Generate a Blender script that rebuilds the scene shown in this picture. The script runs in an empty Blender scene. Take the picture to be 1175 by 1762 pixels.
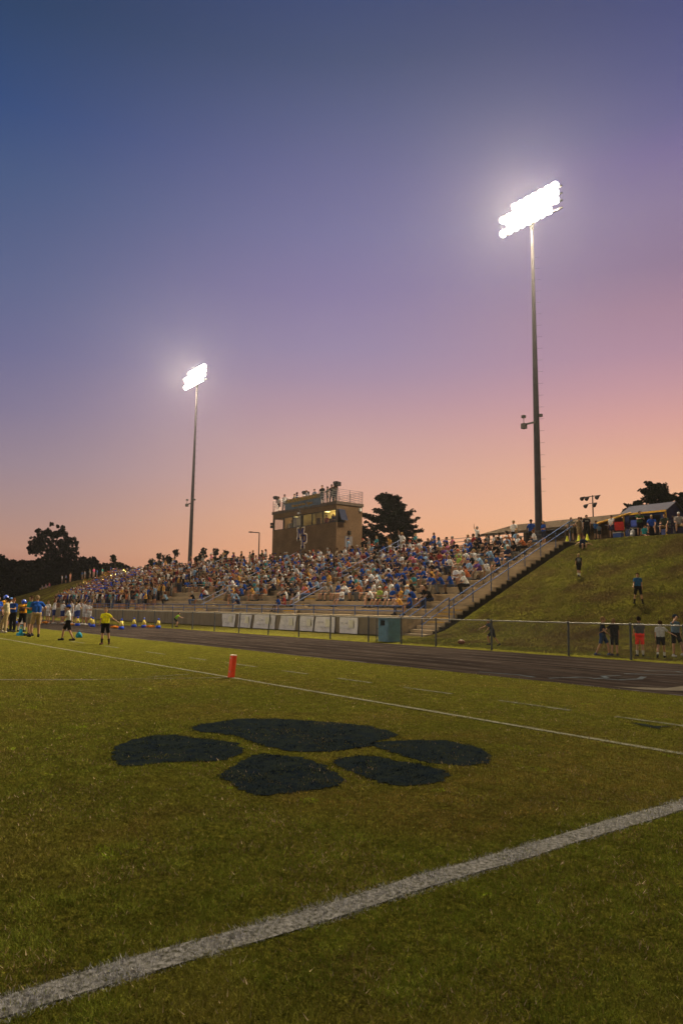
import bpy, math, random
import numpy as np
from mathutils import Vector, Matrix, Euler
sc = bpy.context.scene
col = sc.collection
rad = math.radians

# ------------------------------------------------------------------ camera
cd = bpy.data.cameras.new("camera"); cam = bpy.data.objects.new("camera", cd); col.objects.link(cam)
R = Vector((0.60922, 0.79289, 0.01328)).normalized()
YAW = rad(52.4688); PIT = rad(7.5946); ROLL = 0.0134
def cam_axes():
    F = Vector((-math.sin(YAW)*math.cos(PIT), math.cos(YAW)*math.cos(PIT), math.sin(PIT)))
    R0 = Vector((math.cos(YAW), math.sin(YAW), 0)); U0 = R0.cross(F)
    c, s = math.cos(ROLL), math.sin(ROLL)
    return (R0*c+U0*s), (-R0*s+U0*c), F
cr, cu, cf = cam_axes()
m = Matrix((cr, cu, -cf)).transposed().to_4x4(); m.translation = (0, 0, 1.4)
cam.matrix_world = m
cd.sensor_fit = 'VERTICAL'; cd.sensor_height = 36; cd.lens = 36*1245/1762.0
cd.clip_start = 0.1; cd.clip_end = 6000
sc.camera = cam
sc.view_settings.view_transform = 'Standard'; sc.view_settings.look = 'None'
sc.view_settings.exposure = 0.0; sc.view_settings.gamma = 1.0
sc.render.resolution_x = 682; sc.render.resolution_y = 1024
sc.cycles.use_denoising = True
sc.cycles.max_bounces = 6; sc.cycles.transparent_max_bounces = 24

def lin(c):
    return tuple((x/255/12.92 if x/255 <= .04045 else ((x/255+.055)/1.055)**2.4) for x in c)

# ------------------------------------------------------------------ world: dusk sky
SKY_L = [(0.029, (170, 115, 95)), (0.072, (180, 138, 120)), (0.116, (165, 135, 130)), (0.174, (146, 128, 140)), (0.245, (122, 114, 142)), (0.313, (102, 103, 140)), (0.39, (86, 96, 134)), (0.494, (64, 84, 124)), (0.555, (46, 72, 118)), (0.634, (38, 62, 97)), (.80, (26, 34, 60)), (1, (14, 18, 34))]
SKY_C = [(0.053, (232, 164, 118)), (0.117, (222, 166, 132)), (0.181, (205, 161, 148)), (0.227, (192, 154, 151)), (0.273, (175, 143, 155)), (0.311, (158, 135, 158)), (0.347, (145, 129, 159)), (0.416, (127, 116, 154)), (0.48, (112, 109, 149)), (0.539, (98, 99, 140)), (0.592, (82, 89, 128)), (0.639, (66, 78, 114)), (0.68, (57, 71, 111)), (.80, (26, 34, 60)), (1, (14, 18, 34))]
SKY_R = [(0.069, (236, 172, 122)), (0.127, (231, 176, 138)), (0.185, (222, 168, 140)), (0.242, (206, 154, 148)), (0.283, (188, 144, 152)), (0.324, (170, 134, 152)), (0.37, (158, 126, 146)), (0.419, (138, 116, 143)), (0.478, (131, 115, 147)), (0.526, (114, 102, 144)), (0.556, (97, 94, 136)), (0.602, (80, 83, 126)), (0.644, (68, 74, 118)), (.80, (26, 34, 60)), (1, (14, 18, 34))]
w = bpy.data.worlds.new("World"); sc.world = w; w.use_nodes = True
nt = w.node_tree; nt.nodes.clear()
def N(nt, t, **k):
    n = nt.nodes.new(t)
    for a, b in k.items(): setattr(n, a, b)
    return n
def ramp(nt, pts):
    r = N(nt, 'ShaderNodeValToRGB'); e = r.color_ramp.elements
    while len(e) > 1: e.remove(e[-1])
    e[0].position = pts[0][0]; e[0].color = lin(pts[0][1])+(1,)
    for p, c in pts[1:]:
        q = e.new(p); q.color = lin(c)+(1,)
    return r
tc = N(nt, 'ShaderNodeTexCoord'); sep = N(nt, 'ShaderNodeSeparateXYZ'); nt.links.new(tc.outputs['Generated'], sep.inputs[0])
dot = N(nt, 'ShaderNodeVectorMath', operation='DOT_PRODUCT'); nt.links.new(tc.outputs['Generated'], dot.inputs[0]); dot.inputs[1].default_value = (0.6092, 0.793, 0)
rl, rc_, rr = ramp(nt, SKY_L), ramp(nt, SKY_C), ramp(nt, SKY_R)
for r in (rl, rc_, rr): nt.links.new(sep.outputs['Z'], r.inputs[0])
def mrange(nt, src, a, b):
    n = N(nt, 'ShaderNodeMapRange', interpolation_type='SMOOTHSTEP'); n.inputs[1].default_value = a; n.inputs[2].default_value = b
    nt.links.new(src, n.inputs[0]); return n
f1 = mrange(nt, dot.outputs['Value'], -.46, .03); f2 = mrange(nt, dot.outputs['Value'], -.03, .42)
m1 = N(nt, 'ShaderNodeMixRGB'); m2 = N(nt, 'ShaderNodeMixRGB')
nt.links.new(f1.outputs[0], m1.inputs[0]); nt.links.new(rl.outputs[0], m1.inputs[1]); nt.links.new(rc_.outputs[0], m1.inputs[2])
nt.links.new(f2.outputs[0], m2.inputs[0]); nt.links.new(m1.outputs[0], m2.inputs[1]); nt.links.new(rr.outputs[0], m2.inputs[2])
fd = N(nt, 'ShaderNodeVectorMath', operation='DOT_PRODUCT'); nt.links.new(tc.outputs['Generated'], fd.inputs[0]); fd.inputs[1].default_value = (-0.793, 0.6092, 0)
fb = mrange(nt, fd.outputs['Value'], -.35, .42); fb.inputs[3].default_value = .22
m3 = N(nt, 'ShaderNodeVectorMath', operation='SCALE'); nt.links.new(m2.outputs[0], m3.inputs[0]); nt.links.new(fb.outputs[0], m3.inputs['Scale'])
bg = N(nt, 'ShaderNodeBackground'); bg.inputs[1].default_value = 1.07
wo = N(nt, 'ShaderNodeOutputWorld'); nt.links.new(m3.outputs[0], bg.inputs[0]); nt.links.new(bg.outputs[0], wo.inputs[0])

# floodlight powers (the poles the field has; lamps sit in the lamp heads of the pole builder below)
POLES = [  # x, y, aim, watts, cone
    (-31.8, 42.0, (-19, 3, 0), 225000, 90),
    (-87.0, 42.0, (-46, 3, 0), 180000, 96),
    (22.9, 42.0, (-22, 6, 0), 34000, 80),
    (-31.8, -76.0, (-34, 10, 2), 92000, 62),
    (-87.0, -76.0, (-62, 8, 2), 84000, 62)]
LAMP_COL = (1.0, 0.85, 0.58)
HEAD_Z = 31.1

# ------------------------------------------------------------------ materials
MATS = {}
def mat(name, c, rough=.8, nscale=0, namt=.25, metal=0, c2=None, emit=None, estr=0, bump=0, spec=.12, coord='Object', stretch=None, detail=4):
    if name in MATS: return MATS[name]
    M = bpy.data.materials.new(name); M.use_nodes = True; t = M.node_tree
    b = t.nodes['Principled BSDF']; b.inputs['Roughness'].default_value = rough; b.inputs['Metallic'].default_value = metal
    b.inputs['Specular IOR Level'].default_value = spec
    b.inputs['Base Color'].default_value = tuple(c)+(1,)
    if nscale:
        co = N(t, 'ShaderNodeTexCoord'); mp = N(t, 'ShaderNodeMapping')
        if stretch: mp.inputs['Scale'].default_value = stretch
        t.links.new(co.outputs[coord], mp.inputs[0])
        no = N(t, 'ShaderNodeTexNoise'); no.inputs['Scale'].default_value = nscale; no.inputs['Detail'].default_value = detail
        no.inputs['Roughness'].default_value = .65
        t.links.new(mp.outputs[0], no.inputs['Vector'])
        mr = N(t, 'ShaderNodeMapRange'); mr.inputs[1].default_value = .32; mr.inputs[2].default_value = .68
        t.links.new(no.outputs['Fac'], mr.inputs[0])
        mx = N(t, 'ShaderNodeMixRGB'); d = c2 or tuple(x*(1-namt*1.6) for x in c)
        mx.inputs[1].default_value = tuple(d)+(1,); mx.inputs[2].default_value = tuple(min(1, x*(1+(namt if not c2 else 0))) for x in c)+(1,)
        t.links.new(mr.outputs[0], mx.inputs[0]); t.links.new(mx.outputs[0], b.inputs['Base Color'])
        if bump:
            bu = N(t, 'ShaderNodeBump'); bu.inputs['Strength'].default_value = bump; bu.inputs['Distance'].default_value = .02
            t.links.new(no.outputs['Fac'], bu.inputs['Height']); t.links.new(bu.outputs[0], b.inputs['Normal'])
    if emit:
        b.inputs['Emission Color'].default_value = tuple(emit)+(1,); b.inputs['Emission Strength'].default_value = estr
    MATS[name] = M; return M
def objcol_mat(name, rough=.85, attr=None):
    if name in MATS: return MATS[name]
    M = bpy.data.materials.new(name); M.use_nodes = True; t = M.node_tree; b = t.nodes['Principled BSDF']
    b.inputs['Roughness'].default_value = rough; b.inputs['Specular IOR Level'].default_value = .2
    if attr:
        s = N(t, 'ShaderNodeAttribute', attribute_name=attr); out = s.outputs['Color']
    else:
        s = N(t, 'ShaderNodeObjectInfo'); out = s.outputs['Color']
    co = N(t, 'ShaderNodeTexCoord'); no = N(t, 'ShaderNodeTexNoise'); no.inputs['Scale'].default_value = 9
    t.links.new(co.outputs['Object'], no.inputs['Vector'])
    mr = N(t, 'ShaderNodeMapRange'); mr.inputs[1].default_value = .3; mr.inputs[2].default_value = .7; mr.inputs[3].default_value = .72; mr.inputs[4].default_value = 1.12
    t.links.new(no.outputs['Fac'], mr.inputs[0])
    mx = N(t, 'ShaderNodeVectorMath', operation='SCALE'); t.links.new(out, mx.inputs[0]); t.links.new(mr.outputs[0], mx.inputs['Scale'])
    t.links.new(mx.outputs[0], b.inputs['Base Color'])
    MATS[name] = M; return M
M_OBJ = objcol_mat('tinted_cloth'); M_SKIN = objcol_mat('tinted_skin', .55); M_ATT = objcol_mat('tinted_crowd', .85, 'col')

# ------------------------------------------------------------------ object helpers
def tag(o, label=None, cat=None, group=None, kind=None):
    if label: o['label'] = label
    if cat: o['category'] = cat
    if group: o['group'] = group
    if kind: o['kind'] = kind
    return o
def empty(name, loc=(0, 0, 0), rz=0, **k):
    o = bpy.data.objects.new(name, None); col.objects.link(o); o.location = loc; o.rotation_euler = (0, 0, rz)
    o.empty_display_size = .2
    return tag(o, **k)
def link(name, me, parent=None, loc=None, rz=None, color=None):
    o = bpy.data.objects.new(name, me); col.objects.link(o)
    if parent: o.parent = parent
    if loc is not None: o.location = loc
    if rz is not None: o.rotation_euler = (0, 0, rz)
    if color is not None: o.color = tuple(color)+(1,)
    return o
def mesh_np(name, V, F, mats, smooth=False, mi=None):
    me = bpy.data.meshes.new(name); me.from_pydata([tuple(v) for v in V], [], [tuple(f) for f in F])
    for x in (mats if isinstance(mats, (list, tuple)) else [mats]): me.materials.append(x)
    if smooth: me.polygons.foreach_set('use_smooth', [True]*len(me.polygons))
    if mi is not None: me.polygons.foreach_set('material_index', list(mi))
    me.update(); return me
class MB:
    def __init__(s): s.V = []; s.F = []
    def add(s, V, F):
        n = len(s.V); s.V += [tuple(v) for v in V]; s.F += [tuple(i+n for i in f) for f in F]; return s
    def box(s, x0, x1, y0, y1, z0, z1):
        V = [(x, y, z) for z in (z0, z1) for y in (y0, y1) for x in (x0, x1)]
        return s.add(V, [(0, 2, 3, 1), (4, 5, 7, 6), (0, 1, 5, 4), (2, 6, 7, 3), (0, 4, 6, 2), (1, 3, 7, 5)])
    def tube(s, p, q, r0, r1=None, n=8, caps=True):
        r1 = r0 if r1 is None else r1; p = Vector(p); q = Vector(q); d = (q-p)
        if d.length < 1e-6: return s
        d.normalize(); a = d.orthogonal().normalized(); b = d.cross(a)
        V = []
        for c, r in ((p, r0), (q, r1)):
            for i in range(n):
                t = 2*math.pi*i/n; V.append(c+a*math.cos(t)*r+b*math.sin(t)*r)
        F = [(i, (i+1) % n, n+(i+1) % n, n+i) for i in range(n)]
        if caps: F += [tuple(range(n-1, -1, -1)), tuple(range(n, 2*n))]
        return s.add(V, F)
    def caps(s, p, q, r0, r1, n=10):   # rounded cone
        p = Vector(p); q = Vector(q); d = q-p
        d = d.normalized() if d.length > 1e-6 else Vector((0, 0, 1)); a = d.orthogonal().normalized(); b = d.cross(a)
        rings = [(p-d*r0, 0.02*r0)]
        for t in (-60, -30, 0): rings.append((p+d*r0*math.sin(rad(t)), r0*math.cos(rad(t))))
        for t in (0, 30, 60): rings.append((q+d*r1*math.sin(rad(t)), r1*math.cos(rad(t))))
        rings.append((q+d*r1, .02*r1)); V = []; F = []
        for c, r in rings:
            for i in range(n): V.append(c+a*math.cos(6.28318*i/n)*r+b*math.sin(6.28318*i/n)*r)
        for k in range(len(rings)-1):
            for i in range(n): F.append((k*n+i, k*n+(i+1) % n, (k+1)*n+(i+1) % n, (k+1)*n+i))
        F += [tuple(range(n-1, -1, -1)), tuple((len(rings)-1)*n+i for i in range(n))]
        return s.add(V, F)
    def ell(s, c, r, rot=None, nu=12, nv=8):
        c = Vector(c); V = []; F = []
        for j in range(nv+1):
            ph = math.pi*j/nv
            for i in range(nu):
                th = 2*math.pi*i/nu; v = Vector((r[0]*math.sin(ph)*math.cos(th), r[1]*math.sin(ph)*math.sin(th), r[2]*math.cos(ph)))
                if rot: v = rot @ v
                V.append(c+v)
        for j in range(nv):
            for i in range(nu): F.append((j*nu+i, (j+1)*nu+i, (j+1)*nu+(i+1) % nu, j*nu+(i+1) % nu))
        return s.add(V, F)
    def prism(s, poly, z0, z1):
        n = len(poly); V = [(x, y, z0) for x, y in poly]+[(x, y, z1) for x, y in poly]
        return s.add(V, [tuple(range(n-1, -1, -1)), tuple(range(n, 2*n))]+[(i, (i+1) % n, n+(i+1) % n, n+i) for i in range(n)])
    def mesh(s, name, m, smooth=False): return mesh_np(name, s.V, s.F, m, smooth)
    def build(s, name, m, parent=None, smooth=False, **k): return link(name, s.mesh(name, m, smooth), parent, **k)
def modded(me, *mods):
    o = bpy.data.objects.new('tmp', me); col.objects.link(o)
    for t, k in mods:
        q = o.modifiers.new('m', t)
        for a, b in k.items(): setattr(q, a, b)
    dg = bpy.context.evaluated_depsgraph_get(); r = bpy.data.meshes.new_from_object(o.evaluated_get(dg))
    bpy.data.objects.remove(o); return r

# ------------------------------------------------------------------ terrain
def ss(a, b, x):
    t = np.clip((x-a)/(b-a), 0, 1); return t*t*(3-2*t)
CX = [-260, -200, -170, -150, -125, -110, -93, -70, -30, 60]; CZ = [-1, -.5, 1.3, 2.7, 4.9, 5.6, 6.0, 5.5, 5.6, 5.6]
def vnoise(x, y, seed=0):
    x = np.asarray(x, float); y = np.asarray(y, float); xi = np.floor(x).astype(np.int64); yi = np.floor(y).astype(np.int64)
    def h(a, b): 
        n = (a*374761393+b*668265263+seed*974711) & 0x7fffffff; n = ((n ^ (n >> 13))*1274126177) & 0x7fffffff
        return ((n ^ (n >> 16)) & 0xffff)/65535.0
    fx = x-xi; fy = y-yi; fx = fx*fx*(3-2*fx); fy = fy*fy*(3-2*fy)
    return (h(xi, yi)*(1-fx)+h(xi+1, yi)*fx)*(1-fy)+(h(xi, yi+1)*(1-fx)+h(xi+1, yi+1)*fx)*fy
def fbm(x, y, s, o=4, seed=0):
    r = 0; a = 1; t = 0
    for k in range(o): r = r+a*vnoise(np.asarray(x)*s*2**k+k*17.3, np.asarray(y)*s*2**k-k*9.1, seed+k); t += a; a *= .55
    return r/t
def T(X, Y):
    X = np.asarray(X, float); Y = np.asarray(Y, float); c = np.interp(X, CX, CZ)
    z = np.interp(Y, [22.5, 24.2, 25.6, 27, 35.4, 36.8, 38], [0, .08, .42, 1.02, 4.98, 5.45, 5.6])*c/5.6
    back = ss(-98, -112, X)*ss(44, 75, Y)
    z = z*(1-back)-1.5*back
    z = z+ss(-80, -60, X)*np.interp(Y, [37.5, 50, 60], [0, 1.25, 1.5])
    # the bare concourse under and behind the stands stays below the slabs
    return z
def Tn(X, Y):   # with little bumps on the grass banks
    b = ss(25, 27, Y)*(ss(-24.9, -23.5, X)+ss(-93, -96, X))
    return T(X, Y)+b*(fbm(X, Y, .45, 3, 5)-.5)*.22-.30*ss(-25.0, -25.3, X)*ss(-93, -91.5, X)*ss(24.3, 25.5, Y)*(1-ss(36.5, 38, Y))
def tz(x, y): return float(T(x, y))

xs = np.unique(np.concatenate([np.linspace(-600, -320, 8), np.linspace(-300, -95, 60), np.linspace(-95, -26, 60), [-25.35, -25.25, -25.1, -25.0], np.linspace(-24.7, 0, 70), np.linspace(1, 60, 30), np.linspace(80, 600, 12)]))
ys = np.unique(np.concatenate([np.linspace(-600, -100, 12), np.linspace(-90, 20, 30), np.linspace(20.5, 40, 66), np.linspace(41, 90, 40), np.linspace(100, 600, 14)]))
GX, GY = np.meshgrid(xs, ys); GZ = Tn(GX, GY)
V = np.stack([GX.ravel(), GY.ravel(), GZ.ravel()], 1); nx = len(xs); ny = len(ys)
idx = np.arange(nx*ny).reshape(ny, nx)
F = np.stack([idx[:-1, :-1].ravel(), idx[:-1, 1:].ravel(), idx[1:, 1:].ravel(), idx[1:, :-1].ravel()], 1)
def grass_mat():
    M = bpy.data.materials.new('turf'); M.use_nodes = True; t = M.node_tree; b = t.nodes['Principled BSDF']
    b.inputs['Roughness'].default_value = 1; b.inputs['Specular IOR Level'].default_value = .02
    co = N(t, 'ShaderNodeTexCoord')
    def noise(s, st=(1, 1, 1), det=5):
        mp = N(t, 'ShaderNodeMapping'); mp.inputs['Scale'].default_value = st; t.links.new(co.outputs['Object'], mp.inputs[0])
        n = N(t, 'ShaderNodeTexNoise'); n.inputs['Scale'].default_value = s; n.inputs['Detail'].default_value = det; n.inputs['Roughness'].default_value = .7
        t.links.new(mp.outputs[0], n.inputs[0]); return n
    def mix(f, a, b_, lo, hi):
        r = N(t, 'ShaderNodeMapRange'); r.inputs[1].default_value = lo; r.inputs[2].default_value = hi; t.links.new(f, r.inputs[0])
        m_ = N(t, 'ShaderNodeMixRGB'); t.links.new(r.outputs[0], m_.inputs[0])
        for i, s in ((1, a), (2, b_)):
            if isinstance(s, tuple): m_.inputs[i].default_value = s+(1,)
            else: t.links.new(s, m_.inputs[i])
        return m_.outputs[0]
    a = mix(noise(.35).outputs[0], (.126, .124, .018), (.162, .150, .022), .35, .65)
    g = mix(noise(1.8, (1, 1, 1), 6).outputs[0], a, (.125, .092, .028), .50, .82)
    g = mix(noise(22, (1, 1, 1), 3).outputs[0], (.038, .036, .006), g, .30, .56)
    # dry patches up on the banks (a function of the height above the field)
    se = N(t, 'ShaderNodeSeparateXYZ'); t.links.new(co.outputs['Object'], se.inputs[0])
    n3 = noise(.55, (1, 1, 1), 6)
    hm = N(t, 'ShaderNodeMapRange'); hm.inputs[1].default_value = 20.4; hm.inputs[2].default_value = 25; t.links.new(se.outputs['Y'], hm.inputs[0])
    r3 = N(t, 'ShaderNodeMapRange'); r3.inputs[1].default_value = .36; r3.inputs[2].default_value = .60; t.links.new(n3.outputs[0], r3.inputs[0])
    mu = N(t, 'ShaderNodeMath', operation='MULTIPLY'); t.links.new(hm.outputs[0], mu.inputs[0]); t.links.new(r3.outputs[0], mu.inputs[1])
    m_ = N(t, 'ShaderNodeMixRGB'); t.links.new(mu.outputs[0], m_.inputs[0]); t.links.new(g, m_.inputs[1]); m_.inputs[2].default_value = (.050, .034, .013, 1)
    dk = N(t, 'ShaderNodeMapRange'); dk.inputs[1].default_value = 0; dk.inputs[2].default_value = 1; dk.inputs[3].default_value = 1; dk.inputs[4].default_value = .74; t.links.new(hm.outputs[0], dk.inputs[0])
    n4 = noise(3.2, (1, 1.4, 1), 5); r4 = N(t, 'ShaderNodeMapRange'); r4.inputs[1].default_value = .3; r4.inputs[2].default_value = .7; r4.inputs[3].default_value = .55; r4.inputs[4].default_value = 1.3; t.links.new(n4.outputs[0], r4.inputs[0])
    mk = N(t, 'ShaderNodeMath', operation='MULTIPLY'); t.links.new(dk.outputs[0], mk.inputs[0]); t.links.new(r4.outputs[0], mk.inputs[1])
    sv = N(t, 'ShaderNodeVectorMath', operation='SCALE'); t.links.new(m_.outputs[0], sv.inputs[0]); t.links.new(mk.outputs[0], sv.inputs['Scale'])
    t.links.new(sv.outputs[0], b.inputs['Base Color'])
    bu = N(t, 'ShaderNodeBump'); bu.inputs['Strength'].default_value = .8; bu.inputs['Distance'].default_value = .05
    t.links.new(noise(9, (1, 1, 1), 6).outputs[0], bu.inputs['Height']); t.links.new(bu.outputs[0], b.inputs['Normal'])
    return M
M_TURF = grass_mat()
g = link('ground', mesh_np('ground', V, F, M_TURF, True)); tag(g, kind='structure')

# running track
def track_mat():
    M = bpy.data.materials.new('track_cinder'); M.use_nodes = True; t = M.node_tree; b = t.nodes['Principled BSDF']
    b.inputs['Roughness'].default_value = 1; b.inputs['Specular IOR Level'].default_value = .04
    co = N(t, 'ShaderNodeTexCoord'); se = N(t, 'ShaderNodeSeparateXYZ'); t.links.new(co.outputs['Object'], se.inputs[0])
    n = N(t, 'ShaderNodeTexNoise'); n.inputs['Scale'].default_value = 1; n.inputs['Detail'].default_value = 6
    mp = N(t, 'ShaderNodeMapping'); mp.inputs['Scale'].default_value = (.25, 3.2, 1); t.links.new(co.outputs['Object'], mp.inputs[0]); t.links.new(mp.outputs[0], n.inputs[0])
    r = ramp(t, [(.3, (38, 33, 32)), (.5, (52, 45, 43)), (.72, (74, 65, 59))]); t.links.new(n.outputs[0], r.inputs[0])
    # worn lane lines every 1.08 m
    a = N(t, 'ShaderNodeMath', operation='SUBTRACT'); t.links.new(se.outputs['Y'], a.inputs[0]); a.inputs[1].default_value = 12.34
    f = N(t, 'ShaderNodeMath', operation='MODULO'); t.links.new(a.outputs[0], f.inputs[0]); f.inputs[1].default_value = 1.08
    c = N(t, 'ShaderNodeMath', operation='LESS_THAN'); t.links.new(f.outputs[0], c.inputs[0]); c.inputs[1].default_value = .05
    n2 = N(t, 'ShaderNodeTexNoise'); n2.inputs['Scale'].default_value = 2.2; n2.inputs['Detail'].default_value = 6; t.links.new(co.outputs['Object'], n2.inputs[0])
    k = N(t, 'ShaderNodeMapRange'); k.inputs[1].default_value = .38; k.inputs[2].default_value = .7; k.inputs[4].default_value = .5; t.links.new(n2.outputs[0], k.inputs[0])
    mu = N(t, 'ShaderNodeMath', operation='MULTIPLY'); t.links.new(c.outputs[0], mu.inputs[0]); t.links.new(k.outputs[0], mu.inputs[1])
    mx = N(t, 'ShaderNodeMixRGB'); t.links.new(mu.outputs[0], mx.inputs[0]); t.links.new(r.outputs[0], mx.inputs[1]); mx.inputs[2].default_value = (.24, .23, .22, 1)
    t.links.new(mx.outputs[0], b.inputs['Base Color']); return M
rng = np.random.default_rng(7)
ex = np.linspace(-170, 40, 420)
near = 12.28+(fbm(ex, ex*0, .9, 3, 3)-.5)*.22; far_ = 19.75+(fbm(ex, ex*0+9, .7, 3, 4)-.5)*.3
V = [(x, y, .006) for x, y in zip(ex, near)]+[(x, y, .006) for x, y in zip(ex, far_)]; n = len(ex)
tr = link('track', mesh_np('track', V, [(i, i+1, n+i+1, n+i) for i in range(n-1)], track_mat())); tag(tr, kind='structure')
def strip(name, pts, wd, z, m, kind='structure'):
    V = []; F = []
    P = [Vector((p[0], p[1], 0)) for p in pts]
    for i, p in enumerate(P):
        d = (P[min(i+1, len(P)-1)]-P[max(i-1, 0)]).normalized(); q = Vector((-d.y, d.x, 0))*wd/2
        V += [(p.x+q.x, p.y+q.y, z), (p.x-q.x, p.y-q.y, z)]
    F = [(2*i, 2*i+1, 2*i+3, 2*i+2) for i in range(len(P)-1)]
    o = link(name, mesh_np(name, V, F, m)); return tag(o, kind=kind)
M_CHALK = mat('turf_paint', (.40, .39, .38), .9, 45, .5, c2=(.04, .04, .02), coord='Object')
M_FADED2 = mat('side_line_paint', (.34, .33, .28), .9, 20, .5, c2=(.12, .12, .04)); M_FADED = mat('faded_paint', (.27, .27, .22), .9, 9, .5, c2=(.08, .08, .02))
M_CH2 = mat('track_paint', (.10, .125, .15), .9, 3, .5, c2=(.06, .055, .055))
# lettering painted across the lanes, worn beyond reading
sq = [[(-9.6, 12.9), (-9.42, 13.7), (-9.2, 13.8), (-9.05, 13.65), (-9.0, 14.1), (-9.3, 14.4), (-9.2, 14.9)], [(-8.9, 13.85), (-8.6, 13.9), (-8.5, 14.5), (-8.75, 15.1)],
      [(-9.4, 15.4), (-9.1, 15.7), (-8.8, 16.0), (-8.5, 16.4)], [(-9.6, 16.6), (-9.5, 17.0), (-9.1, 17.2), (-8.9, 17.0)], [(-8.5, 17.4), (-8.7, 17.9), (-8.2, 18.3)], [(-9.1, 18.0), (-8.6, 18.6), (-8.9, 19.0)], [(-11.4, 12.75), (-10.4, 12.95), (-9.9, 12.8)]]
for q in sq: strip('track_lettering', q, .13, .012, M_CH2)
mb = MB(); mb.add([(-7.9, 12.55, .014), (-7.2, 12.6, .014), (-6.7, 13.1, .014), (-7.0, 14.2, .014), (-7.25, 14.0, .014), (-7.2, 13.2, .014)], [(0, 1, 2, 3, 4, 5)])
tag(mb.build('concrete_apron', mat('apron', (.15, .13, .105), .9, 3, .2)), kind='structure')

# ------------------------------------------------------------------ painted marks on the field
PAW = dict(A=[(-7.93,3.88),(-8.14,4.14),(-8.17,4.4),(-8.28,4.71),(-8.04,5.09),(-7.68,5.39),(-7.27,5.65),(-6.89,5.78),(-6.48,5.76),(-6.18,5.62),(-6.09,5.36),(-6.02,5.15),(-5.86,4.97),(-5.84,4.53),(-5.9,4.32),(-6.09,4.11),(-6.41,4.03),(-6.8,4.05),(-7.18,4.09),(-7.47,3.98),(-7.66,3.86)],
B=[(-6.93,2.61),(-7.3,2.79),(-7.54,3.03),(-7.7,3.29),(-7.64,3.55),(-7.31,3.69),(-7.09,3.83),(-6.79,3.91),(-6.49,3.82),(-6.25,3.63),(-6.09,3.37),(-6.11,3.2),(-6.26,2.99),(-6.31,2.77),(-6.3,2.57),(-6.44,2.5),(-6.69,2.53)],
C=[(-5.59,3.01),(-5.72,3.18),(-5.98,3.45),(-6.16,3.67),(-6.19,3.81),(-6.0,3.97),(-5.81,4.08),(-5.42,4.01),(-5.09,3.92),(-4.82,3.78),(-4.73,3.64),(-4.71,3.46),(-4.75,3.22),(-4.79,2.99),(-4.95,2.93),(-5.18,2.97),(-5.41,3.0)],
D=[(-5.51,4.15),(-5.62,4.33),(-5.59,4.52),(-5.45,4.67),(-5.14,4.7),(-4.9,4.79),(-4.61,4.77),(-4.48,4.66),(-4.36,4.45),(-4.37,4.23),(-4.46,4.05),(-4.64,3.97),(-4.92,4.01),(-5.22,4.05)],
E=[(-6.05,5.03),(-6.02,5.3),(-5.91,5.56),(-5.71,5.85),(-5.36,5.86),(-5.04,5.77),(-4.77,5.54),(-4.62,5.28),(-4.68,5.02),(-4.91,4.85),(-5.22,4.87),(-5.55,4.89),(-5.82,4.93)])
M_PAWP = mat('paw_paint', (.010, .017, .030), .9, 7, .5, c2=(.026, .034, .026), detail=8)
mb = MB()
for k, P in PAW.items():
    c = np.mean(P, axis=0); P = [(a_[0]+(b_[0]-a_[0])*u/6, a_[1]+(b_[1]-a_[1])*u/6) for a_, b_ in zip(P, P[1:]+P[:1]) for u in range(6)]; P = [(x+random.Random(i*3+1).gauss(0, .016), y+random.Random(i*7+2).gauss(0, .016)) for i, (x, y) in enumerate(P)]; n = len(P); mb.add([(c[0]+(x-c[0])*.97, c[1]+(y-c[1])*.97, .005) for x, y in P], [tuple(range(n))])
tag(mb.build('paw_marking', M_PAWP), kind='structure')
def rough_line(a, b, wd, z, m, name='field_line', amp=.05, seed=1):
    a = np.array(a); b = np.array(b); L = np.linalg.norm(b-a); n = max(4, int(L/.25)); t = np.linspace(0, 1, n); d = (b-a)/L; q = np.array([-d[1], d[0]])
    s = t*L; o1 = (fbm(s, s*0, 1.5, 3, seed)-.5)*amp*2; o2 = (fbm(s, s*0, 1.5, 3, seed+9)-.5)*amp*2
    P = a+np.outer(t, b-a); A = P+np.outer(wd/2+o1, q); B = P-np.outer(wd/2+o2, q)
    V = [(x, y, z) for x, y in A]+[(x, y, z) for x, y in B]
    return tag(link(name, mesh_np(name, V, [(i, n+i, n+i+1, i+1) for i in range(n-1)], m)), kind='structure')
rough_line((-2.87, -30), (-2.87, 7.3), .15, .005, M_CHALK, 'end_line', .03)
rough_line((-95, 7.3), (-2.87, 7.3), .095, .0055, M_FADED2, 'side_line', .02)
rough_line((-13.05, 7.3), (-13.9, 4.9), .07, .005, M_FADED, 'goal_line', .02); rough_line((-13.9, 4.9), (-15.0, 2.9), .10, .005, M_CHALK, 'goal_line', .02)
rough_line((-14.1, 6.9), (-13.9, 5.9), .06, .006, M_FADED, 'goal_line', .01)
for a, b in [(-18.6, -17.6), (-16.5, -15.0), (-13.9, -12.9), (-11.9, -10.8), (-9.9, -8.7), (-7.7, -6.4), (-5.7, -4.3), (-3.4, -2.0), (-21.6, -20.2), (-25.2, -23.9), (-28.9, -27.3)]:
    rough_line((a, 9.08), (b, 9.08), .09, .005, M_FADED, 'team_box_dash', .015, int(-a*7))
mb = MB(); P = [(-5.25, 8.72), (-5.1, 8.80), (-4.95, 8.74), (-4.80, 8.92), (-4.86, 8.68), (-4.78, 8.58), (-5.05, 8.64)]
mb.add([(x, y, .007) for x, y in P], [tuple(range(len(P)))]); tag(mb.build('dark_paint_spot', M_PAWP), kind='structure')

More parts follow.
